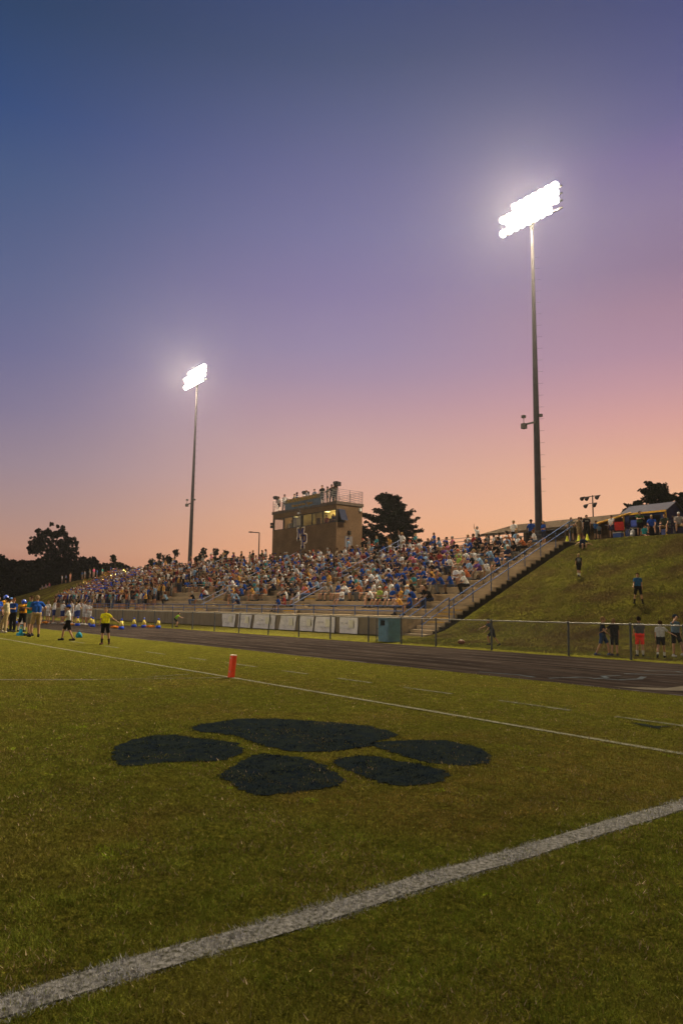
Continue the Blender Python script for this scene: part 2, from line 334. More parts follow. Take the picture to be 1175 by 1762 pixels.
# ------------------------------------------------------------------ grass blades (one mass)
def inside(px, py, P):
    r = np.zeros(len(px), bool); n = len(P)
    for i in range(n):
        x0, y0 = P[i]; x1, y1 = P[(i+1) % n]
        if y0 == y1: continue
        c = ((y0 > py) != (y1 > py)) & (px < (x1-x0)*(py-y0)/(y1-y0)+x0); r ^= c
    return r
def blades(NB, r0, r1, seed):
    g = np.random.default_rng(seed)
    r = r0*(r1/r0)**g.random(NB); th = (g.random(NB)-.5)*rad(76)
    az = YAW-th  # forward dir rotated
    x = -np.sin(az)*r; y = np.cos(az)*r
    keep = (y < 12.3+(fbm(x, y, 2.2, 2, 3)-.5)*.3) | (y > 19.8); keep &= g.random(NB) < 1-ss(13, 24, r)
    x, y, r = x[keep], y[keep], r[keep]
    n = len(x)
    clump = fbm(x, y, 7., 3, 11); big = fbm(x, y, .8, 4, 21); mid = fbm(x, y, 2.6, 3, 31)
    hgt = (.010+.024*g.random(n)**1.3)*(0.3+1.3*clump)*np.clip(1.05-r/22, .6, 1)
    wd = .0036*(.7+.7*g.random(n))*np.clip(r/3.4, .9, 3.2)
    lean = g.random(n)**.7*1.35; la = g.random(n)*2*np.pi; fa = g.random(n)*np.pi
    straw = g.random(n) < (.004+.014*(mid > .55))
    lean[straw] = 1.2+.35*g.random(straw.sum()); hgt[straw] *= .85
    hgt = np.minimum(hgt, .075)
    tipx = x+np.cos(la)*np.sin(lean)*hgt; tipy = y+np.sin(la)*np.sin(lean)*hgt; tipz = np.maximum(np.cos(lean)*hgt, .006)+straw*.012
    wx = np.cos(fa)*wd/2; wy = np.sin(fa)*wd/2; z0 = np.where(straw, .012, -.002)+T(x, y)
    V = np.empty((n, 3, 3)); V[:, 0] = np.stack([x-wx, y-wy, z0], 1); V[:, 1] = np.stack([x+wx, y+wy, z0], 1); V[:, 2] = np.stack([tipx, tipy, tipz+z0], 1)
    # colour: live greens, olive, brown thatch; painted blades white or blue-black
    u = g.random(n)
    c = np.array([.050, .066, .009])[None]*(1-u[:, None])+np.array([.098, .100, .014])[None]*u[:, None]
    t = np.clip((big-.40)*4, 0, 1)[:, None]; c = c*(1-t*.7)+np.array([.115, .078, .022])*t*.7
    dead = g.random(n) < .07+.22*np.clip((mid-.45)*4, 0, 1); c[dead] = np.array([.13, .095, .034])*(0.35+.8*g.random((dead.sum(), 1)))
    c[straw] = np.array([.22, .17, .10])*(.5+.7*g.random((straw.sum(), 1)))
    vivid = (vnoise(x*3.1, y*3.1, 77) > .93) & (g.random(n) < .5); c[vivid] = np.array([.13, .17, .012])
    c *= (.35+1.35*clump)[:, None]*(np.array([3.0, 3.05, 3.4])*(1+.22*ss(5, 11, r))[:, None])*(.72+.56*fbm(x, y, .5, 4, 91))[:, None]*(.85+.3*g.random((n, 1)))
    def paint(mask, pc, vr):
        c[mask] = np.array(pc)*(1-vr+2*vr*g.random((mask.sum(), 1)))
    e = (fbm(x, y, 4.5, 3, 41)-.5)*.09+(g.random(n)-.5)*.045
    paint((np.abs(x+2.87)+e < .092) & (y < 7.4) & (g.random(n) < .84), (.60, .60, .63), .6)
    e2 = (fbm(x, y, 3.0, 3, 42)-.5)*.07+(g.random(n)-.5)*.03
    paint((np.abs(y-7.3)+e2 < .052) & (x < -2.8) & (g.random(n) < .66), (.46, .44, .38), .35)
    ox = (fbm(x, y, 2.5, 4, 51)-.5)*.20+g.normal(size=n)*.035; oy = (fbm(x, y, 2.5, 4, 61)-.5)*.20+g.normal(size=n)*.035
    pm = np.zeros(n, bool)
    for P in PAW.values(): pm |= inside(x+ox, y+oy, P)
    paint(pm & (g.random(n) < .91-.55*np.clip((mid-.50)*4, 0, 1)), (.010, .018, .030), .9)
    for a, b in [(-9.9, -8.7), (-7.7, -6.4), (-5.7, -4.3), (-11.9, -10.8), (-13.9, -12.9), (-3.4, -2)]:
        paint((x > a) & (x < b) & (np.abs(y-9.08)+e2 < .045) & (g.random(n) < .55), (.36, .35, .29), .3)
    return V.reshape(-1, 3), np.repeat(c, 3, 0), n
def bank_blades(NB, seed):
    g = np.random.default_rng(seed); x = -25+g.random(NB)*16; y = 20.6+(g.random(NB)**.8)*17; k = (x > -24.9) ; x, y = x[k], y[k]; n = len(x)
    cl = fbm(x, y, 1.6, 4, 15); h = (.02+.045*g.random(n))*(.2+1.6*cl); w_ = .022*(.6+.8*g.random(n)); la = g.random(n)*6.283; ln = g.random(n)*1.1; fa = g.random(n)*3.14
    z = Tn(x, y); V = np.empty((n, 3, 3)); V[:, 0] = np.stack([x-np.cos(fa)*w_, y-np.sin(fa)*w_, z-.02], 1); V[:, 1] = np.stack([x+np.cos(fa)*w_, y+np.sin(fa)*w_, z-.02], 1)
    V[:, 2] = np.stack([x+np.cos(la)*np.sin(ln)*h, y+np.sin(la)*np.sin(ln)*h, z+np.cos(ln)*h], 1)
    t = np.clip((fbm(x, y, .5, 4, 8)-.42)*4, 0, 1)[:, None]; u = g.random((n, 1)); c = (np.array([.075, .085, .014])*(1-u)+np.array([.11, .105, .02])*u)*(1-t)+np.array([.085, .062, .024])*t; c = c*(.35+1.3*cl)[:, None]*1.95
    return V.reshape(-1, 3), np.repeat(c, 3, 0), n
parts = [bank_blades(150000, 5), blades(780000, 2.1, 9.5, 1), blades(430000, 9.5, 25, 2)]
V = np.concatenate([p[0] for p in parts]); C = np.concatenate([p[1] for p in parts]); n = sum(p[2] for p in parts)
me = bpy.data.meshes.new('grass'); me.vertices.add(3*n); me.vertices.foreach_set('co', V.ravel().astype(np.float32))
me.loops.add(3*n); me.loops.foreach_set('vertex_index', np.arange(3*n, dtype=np.int32)); me.polygons.add(n); me.polygons.foreach_set('loop_start', np.arange(0, 3*n, 3, dtype=np.int32))
a = me.color_attributes.new('col', 'FLOAT_COLOR', 'POINT'); a.data.foreach_set('color', np.concatenate([C, np.ones((3*n, 1))], 1).ravel().astype(np.float32))
me.update()
M = bpy.data.materials.new('grass_blade'); M.use_nodes = True; t = M.node_tree; b = t.nodes['Principled BSDF']; b.inputs['Roughness'].default_value = 1; b.inputs['Specular IOR Level'].default_value = .03
ge = N(t, 'ShaderNodeNewGeometry'); va = N(t, 'ShaderNodeVectorMath', operation='SCALE'); va.inputs['Scale'].default_value = .45; t.links.new(ge.outputs['Normal'], va.inputs[0])
vb = N(t, 'ShaderNodeVectorMath', operation='ADD'); t.links.new(va.outputs[0], vb.inputs[0]); vb.inputs[1].default_value = (0, 0, .8); vc = N(t, 'ShaderNodeVectorMath', operation='NORMALIZE'); t.links.new(vb.outputs[0], vc.inputs[0]); t.links.new(vc.outputs[0], b.inputs['Normal'])
s = N(t, 'ShaderNodeAttribute', attribute_name='col'); t.links.new(s.outputs['Color'], b.inputs['Base Color']); me.materials.append(M)
tag(link('grass', me), 'short mown olive green grass covering the playing field', 'grass', kind='stuff')

# ------------------------------------------------------------------ grandstand
Y0, TR, TD, NT, ZW = 26.9, .40, .84, 11, 1.05
XL, XR, XE = -92.0, -26.8, -25.2
AISLES = [-40.0, -52.8, -66.8, -79.2]
M_CONC = mat('tier_concrete', (.30, .24, .17), .9, 1.3, .22, stretch=(.5, 2, 2), bump=.3)
M_CONC2 = mat('edge_concrete', (.38, .30, .20), .9, 4, .15)
M_WALL = mat('wall_concrete', (.20, .165, .13), .9, 1.1, .16, stretch=(2.5, 1, .4), bump=.3)
M_STEPY = mat('yellow_step_paint', (.42, .27, .05), .8, 6, .3)
M_BLUE = mat('blue_rail_paint', (.035, .070, .19), .75, 12, .2)
M_GALV = mat('galvanised_pipe', (.34, .36, .40), .4, 12, .15, metal=.6)
st = empty('grandstand', (-58, 24.3, 0), label='long tan concrete grandstand built into the bank, filled with spectators', cat='grandstand')
def loc(o, p):  # keep world placement under a parent that is moved
    o.parent = p; o.matrix_parent_inverse = p.matrix_world.inverted() if p.matrix_world != Matrix() else Matrix.Translation(-Vector(p.location)) @ Matrix(); return o
def part(name, mb, m, parent, smooth=False, label=None):
    o = mb.build(name, m, None, smooth); o.parent = parent
    if parent is not None: 
        mw = Matrix.Translation(parent.location) @ parent.rotation_euler.to_matrix().to_4x4(); o.matrix_parent_inverse = mw.inverted()
    if label: o['label'] = label
    return o
prof = [(24.42, ZW), (Y0, ZW)]
for k in range(NT): prof += [(Y0+TD*k, ZW+TR*(k+1)), (Y0+TD*(k+1), ZW+TR*(k+1))]
yt = Y0+TD*NT; zt = ZW+TR*NT
prof += [(yt+2.4, zt)]
def extr(prof, x0, x1, zb):
    mb = MB(); n = len(prof); V = [(x0, y, z) for y, z in prof]+[(x1, y, z) for y, z in prof]; F = [(i, n+i, n+i+1, i+1) for i in range(n-1)]
    mb.add(V, F)
    for x, fl in ((x0, 0), (x1, 1)):
        for i in range(n-1):
            (y0, z0), (y1, z1) = prof[i], prof[i+1]
            if abs(y1-y0) > 1e-6: mb.add([(x, y0, zb), (x, y1, zb), (x, y1, z1), (x, y0, z0)], [(0, 1, 2, 3)])
    return mb
part('tiers', extr(prof, XL, XR, -.3), M_CONC, st)
mb = MB()
for k in range(NT): mb.box(XL, XR-.002, Y0+TD*k-.025, Y0+TD*k-.001, ZW+TR*(k+1)-.05, ZW+TR*(k+1)+.004)
part('tier_edge', mb, M_CONC2, st)
mb = MB()
for xa in AISLES:
    for k in range(NT): mb.box(xa-.62, xa+.62, Y0+TD*k-.42, Y0+TD*k-.03, ZW+TR*k-.1, ZW+TR*k+.2)
    part('aisle_steps', mb, M_CONC2, st); mb = MB()
for xa in AISLES:
    for k in range(3): part('step_nosing', MB().box(xa-.6, xa+.6, Y0+TD*k-.434, Y0+TD*k-.424, ZW+TR*k+.13, ZW+TR*k+.204), M_STEPY, st)
mb2 = MB(); z = .02; y = 24.55; k = 0; sp = []
while z < zt-.01:
    z1 = min(z+.2, zt); d = .42 if z1 > ZW+.01 else .42
    sp += [(y, z1-.2), (y, z1)]
    y += .42; z = z1; k += 1
    sp += [(y, z1)]
sp = [(24.55, -.05)]+sp; sp += [(yt+2.4, zt)]
part('side_stair', extr(sp, XR+.002, XE, -.3), M_CONC, st)
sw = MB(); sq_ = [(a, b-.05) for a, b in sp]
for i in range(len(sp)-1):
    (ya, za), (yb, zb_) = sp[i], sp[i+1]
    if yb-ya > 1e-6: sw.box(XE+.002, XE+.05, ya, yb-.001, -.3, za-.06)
part('side_wall', sw, mat('shaded_dark_concrete', (.035, .03, .026), .95, 3, .3), st)  # near-black colour paints in the shade on this side of the stair
for k, (yy, zz) in enumerate([p for p in sp[2::3]][:8]):
    if k in (3, 4, 5, 6): part('step_nosing', MB().box(XR+.1, XE-.05, yy-.012, yy-.003, zz-.05, zz+.003), M_STEPY, st)
mb = MB().box(XL, XR-.02, 24.26, 24.42, -.2, ZW-.02); part('retaining_wall', mb, M_WALL, st)
mb = MB().box(XL, XR-.01, 24.22, 24.46, ZW-.09, ZW+.012); part('wall_coping', mb, M_CONC2, st)
# front guard rail
mb = MB()
for z in (1.56, 1.31): mb.tube((XL+14, 24.5, z), (XR, 24.5, z), .024)
part('guard_rail', mb, M_BLUE, st)
mb = MB(); x = XR
while x > XL+14: part('guard_post', MB().tube((x, 24.5, ZW), (x, 24.5, 1.56), .026), M_BLUE, st); x -= 1.9
def slope_z(y): return ZW+TR*(y-Y0+.2)/TD
def handrail(x, y0, y1, off=.95, n=2, mt=None):
    mb = MB()
    for dz in (off, off-.36): mb.tube((x, y0, slope_z(y0)+dz), (x, y1, slope_z(y1)+dz), .027)
    for k in range(n):
        yy = y0+.25+(y1-y0-.5)*k/max(1, n-1); mb.tube((x, yy, slope_z(yy)-.15), (x, yy, slope_z(yy)+off), .026)
    part('handrail', mb, mt or M_BLUE, st)
M_RL = mat('pale_blue_rail', (.15, .18, .30), .7, 10, .2)
for xa in AISLES:
    for a, b in ((26.6, 29.3), (30.6, 33.3), (34.2, 36.3)): handrail(xa, a, b, .92, 2, M_RL)
handrail(XE-.12, 26.3, 36.6, 1.0, 8)
for xx in (XR-.15, XE-.1):
    mb = MB()
    for dz in (.0, -.35): mb.tube((xx, 24.35, 1.02+dz), (xx, 26.2, 2.0+dz), .024)
    mb.tube((xx, 24.35, 0), (xx, 24.35, 1.02), .026); mb.tube((xx, 26.2, .8), (xx, 26.2, 2.0), .026)
    part('stair_rail', mb, M_BLUE, st)
# back guard rail on the concourse
mb = MB()
for z in (.55, .8, 1.05): mb.tube((-90, yt+2.1, zt+z), (-59, yt+2.1, zt+z), .02); mb.tube((-47.5, yt+2.1, zt+z), (-27, yt+2.1, zt+z), .02)
for x in list(np.arange(-90, -59, 2.2))+list(np.arange(-47.5, -27, 2.05)): mb.tube((x, yt+2.1, zt), (x, yt+2.1, zt+1.05), .02)
part('back_rail', mb, mat('dark_rail', (.05, .055, .075), .5), st)

# banners of plain paper on the retaining wall
M_PAPER = mat('banner_paper', (.58, .56, .62), .8, 1.6, .12, stretch=(1.5, 1, 1.5))
M_PFAINT = mat('banner_faint_ink', (.52, .51, .57), .8, 5, .2); M_PFY = mat('banner_faint_yellow', (.58, .56, .50), .8, 5, .1)
PO = [((-44.76, -42.91), (-44.70, -43.01)), ((-42.45, -40.80), (-42.55, -40.97)), ((-40.44, -37.96), (-40.61, -38.11)), ((-37.37, -35.67), (-37.59, -35.88)), ((-35.31, -33.91), (-35.52, -34.05)), ((-33.74, -31.94), (-33.94, -31.97)), ((-31.52, -29.96), (-31.55, -29.95))]
names = ['far left', 'second from the left', 'third from the left, the widest', 'fourth from the left in the middle', 'fifth from the left, narrowest', 'sixth, next to the last', 'last on the right, nearest the blue bin']
for i, ((a, b), (c, d)) in enumerate(PO):
    mb = MB(); nn = 8; V = []
    for j in range(nn+1):
        v = j/nn
        for k in range(nn+1):
            u = k/nn; xt = a+(b-a)*u; xb = c+(d-c)*u; x = xt*(1-v)+xb*v; V.append((x, 24.19-.02*math.sin(u*9+i)*v-.012*math.sin(v*6+u*3+i), .93-.86*v))
    Fq = [(j*(nn+1)+k, j*(nn+1)+k+1, (j+1)*(nn+1)+k+1, (j+1)*(nn+1)+k) for j in range(nn) for k in range(nn)]
    e = empty('paper_banner', ((a+b)/2, 24.2, .05), label='white paper banner taped to the grandstand wall, '+names[i], cat='banner', group='white paper banners on the grandstand wall')
    o = part('sheet', MB().add(V, Fq), M_PAPER, e, True)
    mb = MB(); wd = b-a
    for r in range(2): mb.box(a+wd*.12, a+wd*(.42+.1*r), 24.135, 24.139, .60-.28*r, .66-.28*r)
    part('faded_writing', mb, M_PFAINT, e)
    part('faded_panel', MB().box(a+wd*.55, a+wd*.80, 24.135, 24.139, .38, .80), M_PFY, e)

# ------------------------------------------------------------------ chain link fence
def chain_mat():
    M = bpy.data.materials.new('chain_link'); M.use_nodes = True; t = M.node_tree; b = t.nodes['Principled BSDF']
    b.inputs['Base Color'].default_value = (.22, .23, .25, 1); b.inputs['Metallic'].default_value = .6; b.inputs['Roughness'].default_value = .5
    co = N(t, 'ShaderNodeTexCoord'); se = N(t, 'ShaderNodeSeparateXYZ'); t.links.new(co.outputs['Object'], se.inputs[0])
    outs = []
    for op in ('ADD', 'SUBTRACT'):
        a = N(t, 'ShaderNodeMath', operation=op); t.links.new(se.outputs['X'], a.inputs[0]); t.links.new(se.outputs['Z'], a.inputs[1])
        w_ = N(t, 'ShaderNodeMath', operation='PINGPONG'); t.links.new(a.outputs[0], w_.inputs[0]); w_.inputs[1].default_value = .035
        l = N(t, 'ShaderNodeMath', operation='LESS_THAN'); t.links.new(w_.outputs[0], l.inputs[0]); l.inputs[1].default_value = .0010; outs.append(l)
    mx = N(t, 'ShaderNodeMath', operation='MAXIMUM'); t.links.new(outs[0].outputs[0], mx.inputs[0]); t.links.new(outs[1].outputs[0], mx.inputs[1])
    t.links.new(mx.outputs[0], b.inputs['Alpha']); return M
M_CHAIN = chain_mat(); M_POST = mat('fence_post_steel', (.055, .06, .07), .7, 10, .2); M_RAIL = mat('fence_top_rail', (.20, .19, .18), .6, 10, .15)
fx = [-8.0, -10.45, -12.07, -14.23, -17.43, -20.2, -22.2, -24.28, -27.0, -29.57, -32.23, -35.3, -38.27, -41.14, -43.98, -46.83]+[-49.7-2.9*i for i in range(12)]
FY = 20.2
fe = empty('chain_link_fence', (-14, FY, 0), label='low chain link fence with grey posts along the outer edge of the track', cat='fence')
rnd = random.Random(5)
for x in fx:
    lean = rnd.uniform(-.02, .02)+(.16 if x in (-35.3, -32.23) else 0)
    mb = MB().tube((x-lean, FY, -.1), (x, FY, 1.04), .034, n=10); mb.ell((x, FY, 1.06), (.042, .042, .03)); part('fence_post', mb, M_POST, fe)
mb = MB(); sf = sorted(fx)
for a, b in zip(sf[:-1], sf[1:]): mb.tube((a, FY, 1.04), (b, FY, 1.04), .022)
part('top_rail', mb, M_RAIL, fe)
mb = MB(); mb.add([(sf[0], FY-.03, .04), (sf[-1], FY-.03, .04), (sf[-1], FY-.03, 1.03), (sf[0], FY-.03, 1.03)], [(0, 1, 2, 3)])
part('wire_mesh', mb, M_CHAIN, fe)

# ------------------------------------------------------------------ bin
bx = empty('litter_bin', (-23.55, 20.75, 0), label='tall blue box bin with a dark square opening beside the stair', cat='litter bin')
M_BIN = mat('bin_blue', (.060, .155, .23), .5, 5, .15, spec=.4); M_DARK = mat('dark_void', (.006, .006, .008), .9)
mb = MB(); x0, x1, y0, y1 = -23.95, -23.3, 20.45, 21.15
mb.box(x0, x1, y0+.02, y1, .03, .70); mb.box(x0, x1, y0+.02, y1, .92, 1.02); mb.box(x0, x0+.12, y0+.02, y1, .70, .92); mb.box(x1-.22, x1, y0+.02, y1, .70, .92)
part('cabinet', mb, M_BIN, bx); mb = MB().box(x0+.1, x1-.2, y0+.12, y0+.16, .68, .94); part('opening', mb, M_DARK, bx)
part('lid', MB().box(x0-.02, x1+.02, y0-.01, y1+.02, 1.022, 1.05), mat('bin_lid', (.045, .10, .15), .5), bx)
part('door_panel', MB().box(x0+.04, x1-.05, y0+.003, y0+.018, .08, .66), M_BIN, bx)
lg = empty('gate_frame', (-24.6, 20.55, 0), label='thin grey pipe gate frame standing left of the blue bin', cat='gate')
mb = MB().tube((-24.1, 20.5, 0), (-24.1, 20.5, 1.0), .02); mb.tube((-24.1, 20.5, .55), (-23.85, 21.2, .55), .014); mb.tube((-24.1, 20.5, .08), (-23.8, 21.2, .08), .014); part('frame', mb, M_POST, lg)

# ------------------------------------------------------------------ pylon
py = empty('corner_pylon', (-13.05, 7.3, 0), label='orange goal line pylon standing on the white side line', cat='pylon')
M_ORG = mat('pylon_orange', (.75, .055, .012), .55, 12, .12, spec=.4)
def shear_box(mb, w, h, lx, ly, z0=0, grow=0):
    V = []
    for z in (z0, h):
        f = z/.5; 
        for sx, sy in ((-1, -1), (1, -1), (1, 1), (-1, 1)): V.append((sx*(w/2+grow)+lx*f, sy*(w/2+grow)+ly*f, z))
    mb.add(V, [(3, 2, 1, 0), (4, 5, 6, 7)]+[(i, (i+1) % 4, 4+(i+1) % 4, 4+i) for i in range(4)])
mb = MB(); shear_box(mb, .105, .43, .025, .03); o = modded(mb.mesh('body', M_ORG), ('BEVEL', dict(width=.012, segments=3)))
link('foam_body', o, py)
link('cap', (lambda b: (shear_box(b, .10, .447, .025, .03, .432), b.mesh('cap', mat('pylon_cap', (.62, .42, .36), .5)))[1])(MB()), py)
mb = MB(); mb.add([(.0, -.0605+.005, .105), (.03, -.0605+.006, .10), (.02, -.0605+.007, .14), (-.01, -.0605+.007, .14)], [(0, 1, 2, 3)])
link('label_patch', MB().box(-.015, .02, -.030, -.026, .37, .40).mesh('label_patch', mat('pylon_sticker', (.35, .30, .36), .5)), py)
link('sticker', mb.mesh('sticker', mat('pylon_sticker', (.35, .30, .36), .5)), py)
py.rotation_euler = (0, 0, rad(8))

# ------------------------------------------------------------------ press box
def brick_mat(name, c1, c2, mortar, sc_=5.0):
    M = bpy.data.materials.new(name); M.use_nodes = True; t = M.node_tree; b = t.nodes['Principled BSDF']; b.inputs['Roughness'].default_value = .9
    co = N(t, 'ShaderNodeTexCoord'); se = N(t, 'ShaderNodeSeparateXYZ'); t.links.new(co.outputs['Object'], se.inputs[0])
    ad = N(t, 'ShaderNodeMath', operation='ADD'); t.links.new(se.outputs['X'], ad.inputs[0]); t.links.new(se.outputs['Y'], ad.inputs[1])
    cb = N(t, 'ShaderNodeCombineXYZ'); t.links.new(ad.outputs[0], cb.inputs[0]); t.links.new(se.outputs['Z'], cb.inputs[1])
    br = N(t, 'ShaderNodeTexBrick'); br.inputs['Scale'].default_value = sc_; br.inputs['Color1'].default_value = tuple(c1)+(1,); br.inputs['Color2'].default_value = tuple(c2)+(1,); br.inputs['Mortar'].default_value = tuple(mortar)+(1,)
    br.inputs['Mortar Size'].default_value = .012; t.links.new(cb.outputs[0], br.inputs[0])
    n = N(t, 'ShaderNodeTexNoise'); n.inputs['Scale'].default_value = .9; n.inputs['Detail'].default_value = 6; t.links.new(co.outputs['Object'], n.inputs[0])
    mr = N(t, 'ShaderNodeMapRange'); mr.inputs[1].default_value = .3; mr.inputs[2].default_value = .7; mr.inputs[3].default_value = .78; mr.inputs[4].default_value = 1.15; t.links.new(n.outputs[0], mr.inputs[0])
    s_ = N(t, 'ShaderNodeVectorMath', operation='SCALE'); t.links.new(br.outputs['Color'], s_.inputs[0]); t.links.new(mr.outputs[0], s_.inputs['Scale']); t.links.new(s_.outputs[0], b.inputs['Base Color']); return M
M_BRICK = brick_mat('tan_brick', (.150, .098, .060), (.118, .074, .045), (.165, .118, .080))
BX0, BX1, BY0, BY1 = -58.2, -48.2, 36.5, 39.3; BZ, WZ0, WZ1, RZ = 4.6, 8.62, 9.73, 10.40
pb = empty('press_box', (-53.2, 37.9, 5.4), label='tan brick press box with a lit band of windows and railed roof above the crowd', cat='press box')
mb = MB(); th = .22
for z0, z1 in ((BZ, WZ0), (WZ1, RZ-.25)):
    mb.box(BX0, BX1, BY0, BY0+th, z0, z1); mb.box(BX0, BX1, BY1-th, BY1, z0, z1)
    mb.box(BX0, BX0+th, BY0+th, BY1-th, z0, z1); mb.box(BX1-th, BX1, BY0+th, BY1-th, z0, z1)
mb.box(BX0, BX0+th, BY0+1.2, BY1, WZ0, WZ1); mb.box(BX1-th, BX1, BY0+.95, BY1, WZ0, WZ1); mb.box(BX0+th, BX1-th, BY1-th, BY1, WZ0, WZ1)
part('brick_wall', mb, M_BRICK, pb)
part('floor_slab', MB().box(BX0+th, BX1-th, BY0+th, BY1-th, 7.8, 7.95), mat('grey_floor', (.2, .18, .16), .8), pb)
M_IN = mat('interior_paint', (.55, .45, .22), .8, 2, .15)
part('interior_wall', MB().box(BX0+th+.01, BX1-th-.01, BY1-th-.06, BY1-th-.01, 7.96, WZ1+.35).box(-54.9, -54.8, BY0+.9, BY1-th-.07, 7.96, WZ1+.35), M_IN, pb)
part('interior_ceiling', MB().box(BX0+th, BX1-th, BY0+th, BY1-th, WZ1+.36, WZ1+.40), M_IN, pb)
mb = MB()
for x in (-57.3, -55.9, -52.2, -50.6, -49.3): mb.box(x-.12, x+.12, BY0+1.0, BY0+2.2, WZ1+.30, WZ1+.35)
part('ceiling_light', mb, mat('lit_panel', (.9, .8, .4), .5, emit=(1, .78, .30), estr=5), pb)
for x in (-56.6, -51.6, -49.6):
    l = bpy.data.lights.new('room_light', 'POINT'); l.energy = 90; l.color = (1, .80, .36); l.shadow_soft_size = .25
    o = bpy.data.objects.new('room_light', l); col.objects.link(o); o.parent = pb; o.location = (x+53.2, 38.2-37.9, WZ1-.05-5.4)
M_FRAME = mat('dark_window_frame', (.035, .03, .028), .5)
M_GLASS = bpy.data.materials.new('window_glass'); M_GLASS.use_nodes = True
_t = M_GLASS.node_tree; _b = _t.nodes['Principled BSDF']; _b.inputs['Base Color'].default_value = (.03, .035, .04, 1); _b.inputs['Roughness'].default_value = .06; _b.inputs['Alpha'].default_value = .28
M_GLASS2 = M_GLASS.copy(); M_GLASS2.name = 'hazy_glass'; M_GLASS2.node_tree.nodes['Principled BSDF'].inputs['Alpha'].default_value = .72
M_GLASS2.node_tree.nodes['Principled BSDF'].inputs['Base Color'].default_value = (.10, .11, .12, 1)
wx = [-58.1, -56.45, -54.9, -53.42, -51.85, -50.25, -48.35]
for i in range(6):
    a, b = wx[i], wx[i+1]; e = MB()
    e.box(a, b, BY0+.05, BY0+.12, WZ0+.002, WZ0+.06); e.box(a, b, BY0+.05, BY0+.12, WZ1-.06, WZ1-.002); e.box(a, a+.06, BY0+.04, BY0+.13, WZ0+.06, WZ1-.06); e.box(b-.06, b, BY0+.045, BY0+.125, WZ0+.06, WZ1-.06)
    fr = part('window_frame', e, M_FRAME, pb)
    pn = MB().box(a+.06, b-.06, BY0+.08, BY0+.09, WZ0+.06, WZ1-.06).build('pane', M_GLASS2 if i in (2,) else M_GLASS); pn.parent = fr; pn.matrix_parent_inverse = Matrix()
    pn.matrix_parent_inverse = (Matrix.Translation((0, 0, 0))).inverted()
    if i in (1, 2): pass
part('window_mullion', MB().box(-53.52, -53.36, BY0+.0, BY0+.2, WZ0, WZ1), M_FRAME, pb)
part('corner_post', MB().box(-48.36, -48.2, BY0+.002, BY0+.16, WZ0, WZ1).box(-58.2, -58.08, BY0+.002, BY0+.16, WZ0, WZ1), M_FRAME, pb)
for x_, c_, w_, h_ in ((-57.7, (.5, .5, .48), .45, .8), (-56.3, (.05, .04, .03), .7, .5), (-55.3, (.04, .03, .03), .3, .9), (-53.0, (.08, .05, .03), .6, .9), (-51.4, (.03, .03, .03), .5, .7), (-50.9, (.10, .06, .03), .35, .95), (-49.0, (.12, .12, .12), .5, 1.0)):
    part('equipment_rack', MB().box(x_-w_/2, x_+w_/2, 38.1, 38.5, 7.96, WZ0+h_), mat('rack_%d' % int(-x_*10), c_, .7, 4, .2), pb)
part('desk', MB().box(BX0+th+.02, BX1-th-.02, BY0+.3, BY0+.9, WZ0-.1, WZ0-.04), mat('desk_brown', (.12, .08, .05), .6), pb)
# tilted side window
mb = MB(); mb.add([(-48.18, 36.7, 9.7), (-48.18, 37.4, 9.7), (-47.78, 37.4, 8.78), (-47.78, 36.7, 8.78), (-48.20, 36.7, 9.74), (-48.20, 37.4, 9.74), (-47.75, 37.4, 8.78), (-47.75, 36.7, 8.78)], [(0, 1, 2, 3), (7, 6, 5, 4), (0, 4, 5, 1), (3, 2, 6, 7)])
part('tilted_window', mb, mat('dark_glass', (.03, .035, .06), .15, spec=.6), pb)
part('side_opening', MB().box(-48.33, -48.3, 36.66, 37.44, WZ0, WZ1), M_DARK, pb)
part('side_door', MB().box(-48.2, -48.14, 37.4, 38.2, 5.5, 7.5), mat('grey_door', (.14, .13, .14), .6), pb)
dl = part('door_lamp', MB().box(-48.2, -48.0, 37.7, 37.95, 7.85, 7.95).box(-48.1, -47.95, 37.75, 37.9, 7.6, 7.86), mat('bronze_lamp', (.03, .025, .02), .5), pb)
part('wall_camera', MB().box(-48.2, -48.02, 38.9, 39.1, 9.75, 10.0), mat('white_plastic', (.55, .55, .55), .5), pb)
part('roof_slab', MB().box(BX0-.08, BX1+.08, BY0-.08, BY1+.08, RZ-.25, RZ), mat('roof_fascia', (.085, .065, .055), .7, 3, .2), pb)
part('wall_floodlight', MB().box(-53.75, -53.45, BY0-.22, BY0-.02, 9.78, 9.95).tube((-53.6, BY0-.05, 9.9), (-53.6, BY0-.05, 10.2), .03), mat('light_grey_metal', (.45, .45, .45), .4), pb)
part('loudspeaker', MB().box(-58.5, -58.22, BY0-.1, BY0+.15, 8.9, 9.15).box(-58.5, -58.22, BY0-.1, BY0+.15, 9.2, 9.4), M_FRAME, pb)
mb = MB(); P = [(BX0, BY0), (BX1, BY0), (BX1, BY1), (BX0, BY1)]
for i in range(4):
    a, b = P[i], P[(i+1) % 4]; L = math.dist(a, b); n = max(2, int(L/1.6))
    for k in range(7): mb.tube((a[0], a[1], RZ+.12+k*.155), (b[0], b[1], RZ+.12+k*.155), .014, n=6)
    for k in range(n): t = k/n; mb.tube((a[0]+(b[0]-a[0])*t, a[1]+(b[1]-a[1])*t, RZ), (a[0]+(b[0]-a[0])*t, a[1]+(b[1]-a[1])*t, RZ+1.07), .024, n=6)
part('roof_railing', mb, mat('railing_steel', (.14, .12, .13), .5, metal=.4), pb)
